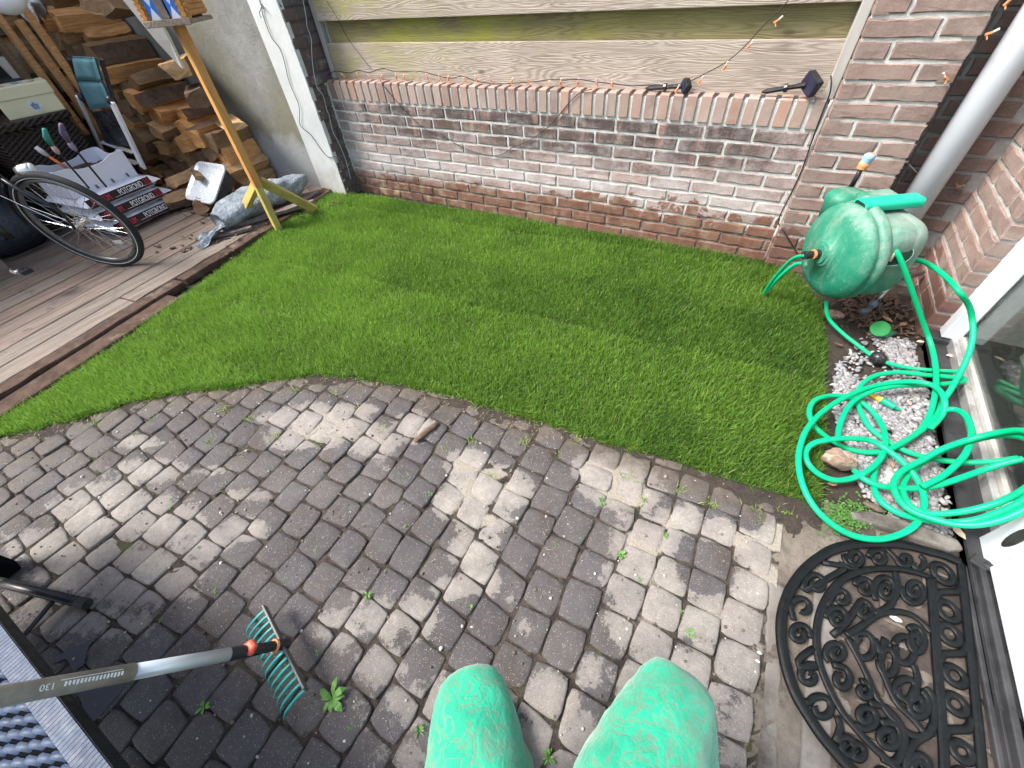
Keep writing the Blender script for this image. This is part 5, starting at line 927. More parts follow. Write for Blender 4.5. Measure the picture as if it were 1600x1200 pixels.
# carrying handle on top
a_, b_ = Vector(tuple(onY(1343, 321, 1.86))), Vector(tuple(onY(1430, 319, 1.97)))
mb = MB(); d = (b_-a_).normalized(); fr = frame(a_, d.cross(Vector((0, 0, 1))), Vector((0, 0, 1))); L = (b_-a_).length
mb.prism(rrect(.034, .018, .016), 0, L if fr.col[2].xyz.dot(d) > 0 else -L, fr); mb.build('handle', M_hose if False else pm('handle_green', (.008, .40, .24), (.02, .45, .3), 8, .4, .1), hr, bevel=.003)
mb = MB(); mb.prism([(p[0]*.75, p[1]*.7) for p in rrect(.034, .018, .014)], -.002, .001, fr); mb.build('handle_opening', slot.data.materials[0], hr)
mb = MB(); c_ = Vector(tuple(onY(1374, 309, 1.97))); fr = frame(c_, AX, UPv); t = MB(); t.box((-.060, -.06, -.05), (.065, .012, .05)); mb.add([fr @ Vector(p) for p in t.v], t.f); mb.build('top_block', M_reel, hr, bevel=.012)
mb = MB(); c_ = Vector(tuple(onY(1322, 308, 2.04))); fr = frame(c_, AX, Vector((0, .5, 1))); loft(mb, [(rrect(.055, .05, .035), -.10), (rrect(.062, .055, .04), -.02), (rrect(.066, .06, .045), .0), (rrect(.058, .05, .04), .018), (rrect(.03, .03, .02), .024)], frame(c_, AX, Vector((0, 1, 0)))); mb.build('wall_bracket', M_reel, hr, smooth=True, bevel=0)
mb = MB(); mb.beam(c_+Vector((.06, -.0, -.01)), c_+Vector((.17, -.03, .0)), .06, .03); mb.build('bracket_arm', M_reel, hr, bevel=.008)
# quick coupling at the hub
cc = Vector(tuple(FRR @ Vector((.0, .0, -.040))))
cq = thing('hose_coupling', 'black and orange quick coupling plugged into the reel centre', 'hose coupling'); mb = MB(); mb.tube([cc, cc-AX*.018, cc-AX*.02, cc-AX*.06], [.017, .018, .014, .016], 14); mb.build('body', M_blk, cq, smooth=False); mb = MB(); mb.tube([cc-AX*.020, cc-AX*.028], .0185, 14); mb.build('ring', M_org, cq)
# spray nozzle sticking out of the bracket
sp = thing('spray_nozzle', 'pale blue and orange spray nozzle standing up behind the reel', 'spray nozzle'); n0, n1, n2, n3 = (Vector(tuple(onY(*p, 2.16))) for p in ((1334, 286), (1347, 262), (1350, 256), (1362, 243))); d = (n3-n0).normalized()
mb = MB(); mb.tube([n0-d*.03, n1], .009, 10); mb.build('stem', M_blk, sp, smooth=True); mb = MB(); mb.tube([n1-d*.004, n1+d*.012, n1+d*.022], [.017, .020, .018], 14); mb.build('ring', M_org, sp); mb = MB(); mb.tube([n1+d*.022, n1+d*.04, n3, n3+d*.006], [.018, .020, .018, .014], 16); hd = mb.build('head', pm('pale_blue', (.20, .38, .52), (.25, .42, .55), 9, .4, .05), sp, smooth=False); mb = MB(); mb.tube([n3+d*.006, n3+d*.008], .008, 10); mb.build('tip', M_org, hd)
# ------------------------------------------------------------------ hoses
Z7 = lambda x, y, z: G(1200+x/3.1575, 480+y/3.1575, z)
HR = .0088
def hose(pts, lb_, cat='hose', r=HR, n=8, conv=Z7, mt=None, name='garden_hose', group=None):
    P = smooth_path([conv(*p) if len(p) == 3 and not isinstance(p, np.ndarray) and not isinstance(p, Vector) else np.array(p) for p in pts], n); mb = MB(); mb.tube(P, r, 12); o = mb.build(name, mt or M_hose, smooth=True, label=lb_, category=cat)
    if group: o['group'] = group
    return o
V3 = lambda v_: np.array(v_)
slp = V3(sq_); 
main = [slp-V3(sn)*.03, slp+V3(sn)*.012]+[tuple(q) for q in ((770, 90, .16), (800, 170, .11), (820, 250, .09), (830, 340, .08), (822, 440, .07), (798, 530, .05), (755, 600, .04), (690, 655, .03), (610, 700, .03), (560, 745, .03), (528, 800, .03), (520, 870, .03), (540, 935, .035), (590, 985, .04), (670, 1025, .045), (780, 1050, .05), (900, 1062, .07), (1020, 1050, .10), (1130, 1015, .14), (1230, 970, .18), (1320, 900, .22), (1370, 800, .24), (1350, 700, .25), (1263, 645, .22),
 (1150, 632, .17), (1020, 655, .12), (880, 700, .08), (770, 760, .06), (690, 830, .05), (665, 890, .05), (680, 950, .05), (730, 1000, .055), (820, 1020, .065), (950, 1010, .09), (1070, 985, .12), (1180, 945, .16), (1290, 880, .21), (1350, 790, .24), (1330, 670, .26), (1263, 612, .24), (1140, 618, .19), (1000, 652, .14), (860, 700, .11), (750, 760, .085), (660, 810, .075), (620, 870, .07), (640, 940, .07), (700, 1000, .075), (800, 1040, .09), (930, 1072, .11), (1060, 1070, .14), (1200, 1030, .18), (1330, 960, .22))]
def conv_list(L): return [q if isinstance(q, np.ndarray) else Z7(*q) for q in L]
def hz(L, lb_, **kw):
    P = smooth_path(conv_list(L), 8); mb = MB(); mb.tube(P, kw.get('r', HR), 12); mb.build('garden_hose', M_hose, smooth=True, label=lb_, category='hose', group='tangled green hose on the gravel'); return P
hz(main, 'bright green hose leaving the reel slot and ending in the nested loops by the door')
hz([V3(onY(1405, 408, 2.0)), V3(onY(1440, 408, 1.96)), V3(onY(1475, 430, 1.86)), V3(onY(1498, 455, 1.76)), (990, -10, .27), (1008, 60, .22), (1012, 130, .19), (1000, 200, .16), (975, 270, .13), (940, 340, .10), (900, 410, .075), (862, 465, .055), (840, 520, .05), (800, 570, .05), (740, 620, .045), (670, 665, .045), (600, 700, .045), (530, 716, .03), (450, 712, .02), (370, 688, .015), (300, 648, .02), (240, 600, .035), (210, 550, .045), (206, 500, .045), (235, 458, .045), (300, 438, .035), (370, 440, .03), (440, 458, .03), (500, 500, .03), (550, 560, .03), (575, 620, .04), (578, 690, .05), (545, 760, .05), (480, 815, .045), (400, 848, .03), (320, 852, .03), (245, 820, .035), (195, 765, .045), (188, 710, .05), (230, 670, .06), (320, 652, .07), (420, 648, .07), (510, 660, .065), (590, 705, .065), (670, 770, .065), (735, 850, .06), (768, 930, .055), (765, 1010, .05), (720, 1080, .04), (640, 1125, .03), (540, 1145, .03), (430, 1130, .03), (330, 1080, .035), (240, 1000, .045), (180, 900, .055), (152, 790, .06), (158, 690, .065), (200, 590, .07), (290, 500, .07), (410, 430, .07), (540, 385, .07), (680, 368, .075), (790, 378, .09), (850, 415, .10), (872, 470, .10), (860, 530, .08), (800, 600, .06)], 'green hose arching from behind the reel into the big left hand loop')
hz([(345, 655, .045), (352, 590, .045), (385, 510, .05), (440, 450, .055), (530, 410, .06), (640, 388, .06), (760, 385, .05), (880, 378, .05), (955, 368, .06), (962, 352, .065), (900, 345, .06), (780, 335, .05), (650, 322, .04), (540, 335, .035), (470, 375, .035), (440, 430, .035), (450, 500, .025), (500, 590, .02), (580, 655, .025), (680, 710, .03), (800, 745, .04), (950, 765, .06), (1100, 762, .10), (1240, 745, .14)], 'thinner green hose crossing the gravel behind the big loops')
hz([(1263, 748, .16), (1160, 772, .13), (1050, 808, .10), (900, 860, .08), (780, 890, .06), (640, 893, .05), (540, 878, .045), (470, 845, .04), (425, 805, .03)], 'green hose end running from the door to the brown stone')
hz([(868, 508, .09), (920, 505, .10), (970, 530, .115), (1000, 590, .12), (1000, 660, .12), (970, 730, .11), (915, 790, .10), (850, 840, .09), (760, 885, .075)], 'short curved piece of green hose standing up on the black strip')

# supply hose: under the reel to the threshold
P = smooth_path([V3(G(1291, 470, .13)), Z7(290, 25, .09), Z7(310, 70, .06), Z7(370, 130, .035), Z7(440, 185, .025), Z7(515, 240, .025), Z7(600, 278, .025), Z7(700, 300, .03), Z7(820, 312, .05), Z7(945, 318, .065)], 8)
mb = MB(); mb.tube(P, .0075, 12); mb.build('supply_hose', M_hose, smooth=True, label='thinner green hose from under the reel through the black rubber stopper', category='hose')
st_ = thing('hose_stopper', 'black rubber stopper ball on the hose over the gravel', 'hose stopper'); c_ = Vector(tuple(Z7(545, 252, .028))); d = (Vector(tuple(Z7(600, 278, .025)))-Vector(tuple(Z7(515, 240, .025)))).normalized()
mb = MB(); mb.tube([c_-d*.028, c_-d*.022, c_-d*.005, c_+d*.005, c_+d*.02, c_+d*.026], [.010, .020, .025, .025, .019, .010], 18); mb.build('ball', M_blk, st_, smooth=True); mb = MB(); mb.tube([c_-d*.003, c_+d*.003], .027, 18); mb.build('groove', M_tyre, st_)
hub_e = V3(cc-AX*.055)
for i, (mid, end, lb_) in enumerate((([onY(1240, 403, 1.80), onY(1222, 412, 1.78)], onY(1205, 432, 1.80), 'green hose bending from the reel hub down into the grass'), ([onY(1246, 416, 1.86), onY(1228, 424, 1.84)], onY(1210, 440, 1.84), 'second green hose curving into the grass left of the reel'))):
    e = V3(G(1193, 460, .02)) if i == 0 else V3(G(1197, 458, .015)); s0 = hub_e if i == 0 else V3(onY(1262, 412, 1.93))
    m1 = s0+(e-s0)*.33+np.array([-.01, 0, .045]); m2 = s0+(e-s0)*.72+np.array([-.01, 0, .03]); mb = MB(); mb.tube(smooth_path([s0, m1, m2, e], 8), .0075, 12); mb.build('connecting_hose', M_hose, smooth=True, label=lb_, category='hose')
hc_ = thing('hose_connector', 'yellow and green hose end connector lying on the gravel', 'hose connector'); p0, p1, p2, p3 = (Vector(tuple(Z7(*q))) for q in ((495, 425, .02), (560, 458, .02), (625, 495, .02), (655, 508, .02)))
mb = MB(); mb.tube([p0, p0+(p1-p0)*.5, p1], [.007, .009, .011], 14); mb.build('collar', pm('yellow_plastic', (.80, .50, .06), (.7, .42, .05), 9, .45, .1), hc_); mb = MB(); mb.tube([p1, p1+(p2-p1)*.1, p2, p2], [.011, .013, .013, .008], 14); mb.tube([p2, p3], [.006, .004], 10); mb.build('sleeve', pm('sleeve_green', (.0, .28, .17), (.0, .22, .14), 9, .45, .1), hc_)
# tap under the reel, stone, leaf lid, leaves
tp = thing('outdoor_tap', 'dull metal water tap low in the dark corner behind the reel', 'tap'); t0 = Vector(tuple(onY(1448, 440, 2.3))); 
mb = MB(); mb.tube([Vector((.80, 2.26, .12)), Vector((.73, 2.20, .12)), Vector((.68, 2.16, .12))], [.012, .014, .016], 10); mb.tube([Vector((.70, 2.17, .12)), Vector((.68, 2.12, .09)), Vector((.66, 2.08, .03))], .012, 10); mb.build('body', pm('tap_metal', (.5, .5, .5), (.3, .3, .3), 12, .3, .1, metal=.9), tp, smooth=True); mb = MB(); mb.tube([Vector((.72, 2.19, .13)), Vector((.72, 2.19, .165))], .006, 8); mb.beam((.695, 2.175, .168), (.745, 2.205, .168), .014, .008); mb.build('lever', M_chr, tp)
mb = MB(); mb.tube(smooth_path([(.66, 2.08, .03), (.62, 2.0, .02), (.60, 1.96, .06)], 5), .012, 10); mb.tube([(.655, 2.07, .02), (.645, 2.05, .05)], .018, 10); mb.build('tap_hose_link', pm('blue_grey', (.12, .17, .2), (.1, .12, .14), 9, .4, .2), smooth=True, label='blue grey hose link below the tap behind the reel', category='hose link')
def rock(nm, c_, r_, mt, lb_, cat, seed, grp=None):
    bm = bmesh.new(); bmesh.ops.create_icosphere(bm, subdivisions=4, radius=1); rs = np.random.default_rng(seed); D3 = rs.normal(size=(9, 3)); D3 /= np.linalg.norm(D3, axis=1)[:, None]; off_ = rs.uniform(.62, .9, 9)
    for v_ in bm.verts:
        p = np.array(v_.co)
        for d_, o_ in zip(D3, off_):
            q = p@d_
            if q > o_: p = p-d_*(q-o_)*.85
        p = p*(1+.03*math.sin(p[0]*9+seed)+.03*math.sin(p[1]*13)+rs.normal(0, .006)); v_.co = Vector(p*np.array(r_))+Vector(c_)
    me = D.meshes.new(nm); bm.to_mesh(me); bm.free(); me.materials.append(mt); me.polygons.foreach_set('use_smooth', [True]*len(me.polygons)); o = D.objects.new(nm, me); COL.objects.link(o); o['label'] = lb_; o['category'] = cat
    if grp: o['group'] = grp
    return o
k = N('stone_brown'); n = k.noise(16, 10, .75); c = k.mix(k.rng(n, .38, .6), (.16, .10, .075), (.36, .27, .20)); c = k.mix(k.rng(k.noise(26, 8, .7), .52, .62, 0, .8), c, (.52, .45, .36)); k.col(c); k.rough(.85); k.bump(k.noise(30, 10, .8), 1, .012)
rock('stone', G(1311, 718, .032), (.05, .036, .036), k.m, 'brown and cream rough stone lying inside the hose loops', 'stone', 4)
rock('stone', G(1392, 742, .01), (.015, .02, .01), pm('stone_grey', (.4, .41, .38), (.32, .33, .3), 20, .8, .5), 'larger flat grey pebble in the gravel under the hose', 'stone', 6)
rock('stone', G(1300, 491, .0), (.05, .02, .02), k.m, 'reddish brown stone under the reel at the lawn corner', 'stone', 9)
rock('bark_piece', G(1365, 792, .006), (.03, .014, .008), pm('bark_dark', (.09, .06, .05), (.16, .12, .1), 30, .9, .8), 'dark brown bark piece at the lower left of the gravel', 'bark piece', 12)
mb = MB(); c_ = Vector(tuple(G(665, 675, .014))); e_ = Vector(tuple(G(685, 660, .014))); s_ = Vector(tuple(G(648, 690, .014)))
mb.tube([s_, s_+(e_-s_)*.1, s_+(e_-s_)*.35, c_, s_+(e_-s_)*.75, e_], [.006, .011, .013, .012, .012, .005], 9, sq=.8, up=(0, 0, 1)); o = mb.build('bark_piece', pm('bark_brown', (.17, .11, .08), (.09, .06, .045), 40, .95, 1., 90, bd=.006), smooth=True, label='brown bark piece lying on the paving near the lawn edge', category='bark piece')
gd = thing('green_spike_lid', 'round dark green plastic disc on a stub at the gravel end under the reel', 'plastic disc'); c_ = Vector(tuple(G(1375, 514, .05))); mb = MB(); mb.lathe([(0, .034), (.004, .034), (.006, .030)], c_, (-.15, -.55, .8), 28); mb.build('disc', pm('disc_green', (.015, .22, .05), (.03, .28, .08), 40, .5, .3), gd); mb = MB(); mb.tube([c_-Vector((0, 0, .004)), Vector(tuple(G(1382, 524, .02))), Vector(tuple(G(1398, 520, .02)))], [.012, .012, .009], 10); mb.build('stub', pm('teal_stub', (.03, .20, .13), (.1, .25, .18), 30, .5, .3), gd, smooth=True)
def leaf(c_, L, W, az, cc, lb_, curl=.3, z=.0, name='dry_leaf', grp=None):
    n = 8; vs = []; ca, sa = math.cos(az), math.sin(az)
    for i in range(n+1):
        t = i/n; w_ = W*math.sin(math.pi*min(.98, max(.03, t)))**.8*(1+.15*math.sin(t*20))
        for s_, q in ((-1, 0), (0, 1), (1, 0)):
            x = (t-.5)*L; y = s_*w_/2; zz = abs(s_)*curl*W*.5+math.sin(t*3)*.1*L*curl+random.uniform(0, .001); vs.append((c_[0]+x*ca-y*sa, c_[1]+x*sa+y*ca, c_[2]+zz+.002+z))
    mb = MB(); mb.add(vs, [(3*i+j, 3*i+3+j, 3*i+4+j, 3*i+1+j) for i in range(n) for j in range(2)]); o = mb.build(name, cc, smooth=True, label=lb_, category='leaf')
    if grp: o['group'] = grp
M_lf = pm('dead_leaf', (.36, .23, .13), (.22, .13, .07), 30, .8, .4); M_lf2 = pm('pale_leaf', (.55, .46, .34), (.42, .34, .24), 30, .8, .4)
leaf(G(1484, 557, .018), .028, .016, .2, M_lf2, 'curled pale dry leaf on the black strip near the door frame'); leaf(G(1495, 832, .02), .045, .022, -.9, M_lf2, 'large tan leaf tucked beside the concrete curb end'); leaf(G(1392, 726, .015), .03, .012, 1.8, M_lf, 'narrow brown leaf under the crossing hoses')
leaf(G(1410, 508, .01), .04, .02, .8, M_lf, 'brown leaf below the reel near the house corner'); leaf(G(1385, 500, .01), .05, .025, 2.4, M_lf, 'brown leaf behind the green disc'); leaf(G(1437, 535, .01), .03, .016, 0.4, M_lf2, 'small pale leaf at the gravel edge by the house corner'); leaf(G(1300, 757, .006), .03, .015, 0.4, M_lf, 'small leaf scrap by the stone')
leaf(onY(1497, 293, 2.40), .07, .03, 1.2, M_lf, 'dead leaf caught behind the drainpipe against the wall', .5)
mb = MB()
for _ in range(260):
    c_ = (random.gauss(.67, .09), random.gauss(2.06, .10), .0); a_ = random.uniform(0, 6.28); L = random.uniform(.008, .035); mb.beam(c_, (c_[0]+math.cos(a_)*L, c_[1]+math.sin(a_)*L, random.uniform(.002, .015)), random.uniform(.004, .014), random.uniform(.002, .004))
mb.build('leaf_litter', M_deb, kind='stuff', label='dark leaf litter in the corner under the hose reel')
# ------------------------------------------------------------------ doormat
dm_ = thing('doormat', 'black half round rubber doormat with scrollwork by the white door', 'doormat'); M_rub = pm('mat_rubber', (.003, .004, .005), (.006, .008, .009), 30, .45, .6, 120, spec=.2, dirt=(.05, .048, .044), dscale=30, dth=.64)
Z8 = lambda x, y, z=.011: G(1180+x/3.157, 820+y/3.157, z)
outer = [(1012, 185), (930, 150), (850, 128), (760, 104), (680, 92), (560, 90), (470, 98), (390, 118), (310, 165), (240, 225), (185, 300), (148, 380), (128, 470), (128, 560), (140, 650), (165, 750), (205, 850), (265, 950), (330, 1045), (410, 1140), (500, 1235), (600, 1320), (720, 1400), (860, 1465), (1000, 1500), (1130, 1500)]
inner = [(862, 258), (790, 232), (700, 217), (600, 216), (520, 228), (440, 262), (380, 315), (335, 390), (308, 470), (300, 560), (308, 650), (335, 740), (375, 830), (430, 925), (500, 1010), (570, 1085), (640, 1150), (720, 1215), (820, 1270), (935, 1300)]
def flat(mb, pts, r, z=.011, sq=.62, n=6, closed=False): mb.tube(smooth_path([Z8(x, y, z) for x, y in pts], n, closed), r, 8, sq=sq, up=(0, 0, 1), closed=closed)
mb = MB(); flat(mb, outer, .0128); flat(mb, [(x+(14 if i < 12 else 16), y+(12 if i < 8 else -6)) for i, (x, y) in enumerate(outer)], .006, .013); flat(mb, [(1012, 185), (1040, 420), (1062, 640), (1085, 850), (1108, 1080), (1125, 1300), (1135, 1500)], .0105); mb.build('outer_ring', M_rub, dm_, smooth=True)
mb = MB(); flat(mb, inner, .0085); flat(mb, [(x+12, y+4) for x, y in inner], .005, .013); flat(mb, [(862, 258), (880, 500), (897, 720), (915, 930), (928, 1130), (935, 1300)], .0095); flat(mb, [(884, 258), (900, 500), (915, 720), (932, 930), (944, 1130), (950, 1300)], .005, .013); mb.build('inner_ring', M_rub, dm_, smooth=True)
def spiral(mb, cx, cy, r0, a0, turns, d=1, r1=12, asp=1., tail=None, rad=.0080):
    n = max(8, int(abs(turns)*14)); pts = []
    for i in range(n+1):
        t = i/n; r_ = r0+(r1-r0)*t**.9; a_ = a0+d*t*turns*2*math.pi; pts.append((cx+math.cos(a_)*r_*asp, cy+math.sin(a_)*r_))
    if tail: pts = list(tail)+pts
    flat(mb, pts, rad, n=2); mb.tube([Z8(*pts[-1], .012)]*1+[Z8(pts[-1][0]+4, pts[-1][1]+4, .012)], .008, 8)
mb = MB()
for a_ in ((490, 160, 52, 3.4, 1.1, -1, 20, 1, [(415, 190), (500, 220)]), (606, 165, 48, 3.3, 1.0, 1, 16), (740, 170, 40, 3.0, 1.0, -1, 12, 1, [(640, 110), (690, 160)]), (800, 190, 40, 5, .7, 1, 20), (300, 292, 62, 2.6, 1.2, 1, 14, 1, [(330, 185), (420, 200), (440, 215), (400, 240)]), (232, 408, 58, 3.2, .8, 1, 20, 1, [(190, 470), (180, 430)]), (218, 540, 56, .3, 1.3, -1, 16), (268, 745, 62, 5.4, 1.1, -1, 16, 1, [(290, 610), (230, 650), (210, 700)]), (325, 905, 68, 3.6, .95, 1, 30, 1, [(245, 870)]), (450, 1100, 60, 3.6, 1.2, 1, 14, 1, [(400, 940), (420, 1000)]), (620, 1240, 55, 3, 1.2, -1, 14), (810, 1370, 55, 3, 1.2, 1, 14)): spiral(mb, *a_)
mb.build('border_scroll', M_rub, dm_, smooth=True)
mb = MB()
for i, (cx, cy) in enumerate(((925, 240), (950, 425), (958, 540), (985, 745), (990, 885), (1020, 1120), (1035, 1260), (1040, 1400))):
    flat(mb, [(cx+48*math.cos(t)+(12*math.sin(t)), cy+46*math.sin(t)+14*math.cos(t)) for t in np.linspace(0, 2*math.pi, 13)[:-1]], .0088, n=3, closed=True)
for y0 in (330, 635, 1010, 1320): x0 = 890+(y0-330)*.07; flat(mb, [(x0, y0+40), (x0+15, y0+5), (x0+60, y0), (x0+110, y0-5), (x0+135, y0-50)], .0085); 
mb.build('side_scroll', M_rub, dm_, smooth=True)
mb = MB()
for a_ in ((540, 310, 50, 3.6, 1.1, 1, 16, 1, [(500, 260), (495, 300)]), (645, 320, 78, 2.4, 1.6, 1, 16, .85), (785, 325, 74, 3.4, 1.6, -1, 16, .85), (405, 460, 60, 3.2, 1.5, 1, 14), (425, 360, 44, 3.4, .9, 1, 20, 1, [(350, 400)]), (535, 425, 50, 4.4, 1.1, 1, 14, 1, [(380, 545), (450, 480)]), (400, 630, 58, 2.2, 1.5, 1, 14), (425, 760, 60, 4.8, .9, 1, 30, .8, [(380, 690)]), (535, 600, 72, 3.6, 1.1, 1, 50, .8), (650, 680, 70, 3.9, .9, 1, 56, .7, [(590, 560)]), (735, 620, 74, 3.5, 1.0, 1, 60, .75), (790, 575, 78, 4.0, 1.5, 1, 20, .7), (745, 815, 60, 2.8, 1.1, 1, 46, .95), (800, 890, 74, 5.0, 1.7, 1, 14, .85), (535, 820, 48, 4.4, 1., 1, 16, 1), (545, 945, 66, 2.6, 1.6, -1, 14), (655, 1045, 76, 4.2, 1.6, 1, 16), (810, 1190, 60, 3.3, 1.6, 1, 14), (500, 1125, 50, 4, 1.1, 1, 14)): spiral(mb, *a_)
for pl in ([(450, 545), (530, 495), (600, 445), (680, 428), (760, 440), (820, 478), (868, 530)], [(455, 560), (500, 640), (550, 740), (600, 850), (680, 960), (760, 1030), (830, 1045), (880, 980), (880, 860), (840, 800)], [(640, 560), (620, 680), (650, 780), (700, 880), (780, 960), (830, 1020)], [(780, 690), (800, 760), (770, 850), (740, 880)], [(560, 880), (640, 900), (720, 990), (735, 1080), (690, 1170), (620, 1150)], [(870, 1020), (780, 1080), (745, 1180), (760, 1260)], [(690, 230), (700, 320), (660, 400), (590, 440)]): flat(mb, pl, .0082)
mb.build('centre_scroll', M_rub, dm_, smooth=True)
# ------------------------------------------------------------------ rake
rk = thing('rake', 'garden rake with turquoise tines and grey handle leaning on the wicker furniture', 'rake'); M_tl = pm('turquoise_tine', (.008, .30, .28), (.015, .20, .20), 20, .4, .2, dirt=(.05, .06, .05), dscale=30, dth=.62)
bA, bB = Vector(tuple(G(413, 947, .065))), Vector(tuple(G(478, 1078, .065))); bd = (bB-bA).normalized()
mb = MB(); mb.beam(bA, bB, .006, .028, up=(.1, 0, 1)); mb.build('head_bar', pm('rake_steel', (.10, .11, .11), (.16, .15, .14), 30, .5, .4, metal=.5, dirt=(.22, .19, .16), dth=.6), rk, bevel=.002)
per = Vector((bd.y, -bd.x, 0)); per = per if per.x < 0 else -per
for i in range(14):
    t = (i+.3)/13.6; p = bA+(bB-bA)*t; L = .085 if i not in (5,) else .06
    mb = MB(); pts = smooth_path([p+Vector((0, 0, -.008)), p+per*.028+Vector((0, 0, -.010)), p+per*.062+Vector((0, 0, -.026)), p+per*L*.95+Vector((0, 0, -.055))], 4); mb.tube(pts, np.linspace(.0050, .0020, len(pts)), 8, sq=.5); mb.build('tine', M_tl, rk, smooth=True)
hA = Vector(tuple(G(447, 1006, .060))); hB = Vector(tuple(G(88, 1072, .452))); hd_ = (hB-hA).normalized(); LL = (hB-hA).length
mb = MB(); mb.tube([hA+hd_*-.005, hA+hd_*.03, hA+hd_*.035, hA+hd_*.07, hA+hd_*.075, hA+hd_*.15], [.013, .0145, .012, .012, .0135, .0145], 18); mb.build('socket', M_blk, rk, smooth=False)
mb = MB(); mb.tube([hA+hd_*.030, hA+hd_*.036], .0155, 18); mb.build('red_ring', M_org, rk)
mb = MB(); kc = hA+hd_*.085+Vector((-.0, -.0, .018)); mb.lathe([(-.004, .010), (0, .019), (.010, .019), (.013, .012)], kc, (0, -.2, 1), 5); mb.build('knob', pm('knob_red', (.70, .11, .06), (.6, .1, .06), 20, .45, .2, dirt=(.2, .12, .1), dth=.6), rk, bevel=.004)
sA = hA+hd_*.14; gA = hA+hd_*(LL*.755)
mb = MB(); mb.tube([sA, gA], .0138, 24); o = mb.build('shaft', pm('alu_shaft', (.52, .58, .62), (.48, .54, .58), 5, .4, .05, metal=.35), rk, smooth=True)
mb = MB(); mb.tube([gA-hd_*.0, gA+hd_*.002, hB+hd_*.55], [.0141, .0153, .0153], 24); gr = mb.build('grip', pm('grip_grey', (.15, .135, .115), (.26, .24, .20), 26, .75, .5, 120, stretch=(1, 1, 1)), rk, smooth=True)
gd_ = -hd_; tocam = (Vector(tuple(CAM))-gA).normalized(); upn = (tocam-hd_*tocam.dot(hd_)).normalized(); xx_ = hd_; yy_ = upn.cross(xx_)
M_prt = pm('white_print', (.75, .78, .78), None, 9, .6, 0)
tilt_ = (upn*.92+Vector((0, .0, .35))).normalized(); tilt_ = (tilt_-hd_*tilt_.dot(hd_)).normalized()
fx = frame(gA+hd_*.125+tilt_*.0157, hd_, tilt_.cross(hd_)); text_mesh('130', .013, fx, 'print', M_prt, gr, .0003)
fx2 = frame(gA+hd_*.065+tilt_*.0157, hd_, tilt_.cross(hd_)); mb = MB()
for i in range(16): a_ = -.042+i*.0052; mb.prism([(a_, -.003), (a_+.003, -.003), (a_+.0036, .002+random.uniform(0, .003)), (a_+.001, .004)], -.0002, .0004, fx2)
mb.prism([(-.04, -.0065), (.045, -.0065), (.045, -.0055), (-.04, -.0055)], -.0004, .0003, fx2); mb.build('print', M_prt, gr)
# ------------------------------------------------------------------ wicker furniture corner
k = N('wicker'); u_, v_, w_ = k.sep(k.mp((1, 1, 1), rot=(0, 0, .0)))
row = k.math('MULTIPLY', v_, 1/.0135); fr_ = k.math('FRACT', row); odd = k.math('MULTIPLY', k.math('FLOOR', k.math('MODULO', k.math('ADD', row, 1000), 2)), .5)
wk = thing('wicker_bench', 'dark woven wicker bench top cut off at the lower left corner', 'bench'); M_wk = pm('wicker_strand', (.028, .046, .085), (.048, .074, .125), 40, .5, .25, 160, spec=.25); M_wkd = pm('wicker_base', (.008, .009, .011), None, 9, .9, 0, spec=.0)  # strand blue holds the sky's reflection on the top in its base colour
ZT, X0, X1, Y0, Y1 = .412, -1.75, -.30, -.95, -.335
mb = MB(); mb.box((X0, Y0, ZT-.034), (X1, Y1-.003, ZT-.007)); mb.build('core', M_wkd, wk)
mb = MB(); pit = .0165; nx = int((X1-X0)/pit); ny = int((Y1-Y0-.03)/.0118)
for j in range(ny):
    y = Y1-.036-j*.0118
    if j > 30: break
    for i in range(nx):
        x = X0+i*pit
        if x < -1.35 or (i+(j//1)) % 2: continue
        jx = random.uniform(-.001, .001); L = pit*2.05; zs = ZT-.004; w2 = .0060
        sl_ = .013
        pts = [(x+jx-L*.5, y-sl_*.5, zs-.003), (x+jx-L*.25, y-sl_*.25, zs+.003), (x+jx+L*.2, y+sl_*.25, zs+.0038), (x+jx+L*.5, y+sl_*.5, zs-.003)]
        vs = []
        for q in pts: vs += [(q[0], q[1]-w2, q[2]-.0015), (q[0], q[1]-w2*.4, q[2]+.001), (q[0], q[1]+w2*.4, q[2]+.001), (q[0], q[1]+w2, q[2]-.0015)]
        mb.add(vs, [(4*a_+b_, 4*a_+4+b_, 4*a_+5+b_, 4*a_+1+b_) for a_ in range(3) for b_ in range(3)])
mb.build('woven_top', M_wk, wk, smooth=True)
mb = MB(); x = X0
while x < X1:
    mb.beam((x, Y1-.030, ZT), (x, Y1+.001, ZT-.001), .0075, .004, up=(0, 0, 1)); x += .0084
mb.build('rim_band', M_wk, wk)
mb = MB(); x = X0
while x < X1: mb.beam((x, Y1+.0005, ZT-.036), (x, Y1+.0005, ZT-.001), .0075, .004, up=(0, 1, 0)); x += .0084
mb.build('edge_band', pm('wicker_edge', (.008, .010, .012), (.016, .019, .022), 40, .6, .2, spec=.15), wk)  # same wicker in near black: shade of the side put into its colour
for lx_, ly_ in ((-1.7, -.42), (-.38, -.42), (-1.7, -.9), (-.38, -.9)):
    mb = MB(); mb.box((lx_-.025, ly_-.025, 0), (lx_+.025, ly_+.025, ZT-.034)); mb.build('leg', M_wkd, wk, bevel=.003)
fc = thing('tubular_chair', 'black tubular steel chair foot resting on the paving at the left edge', 'chair')
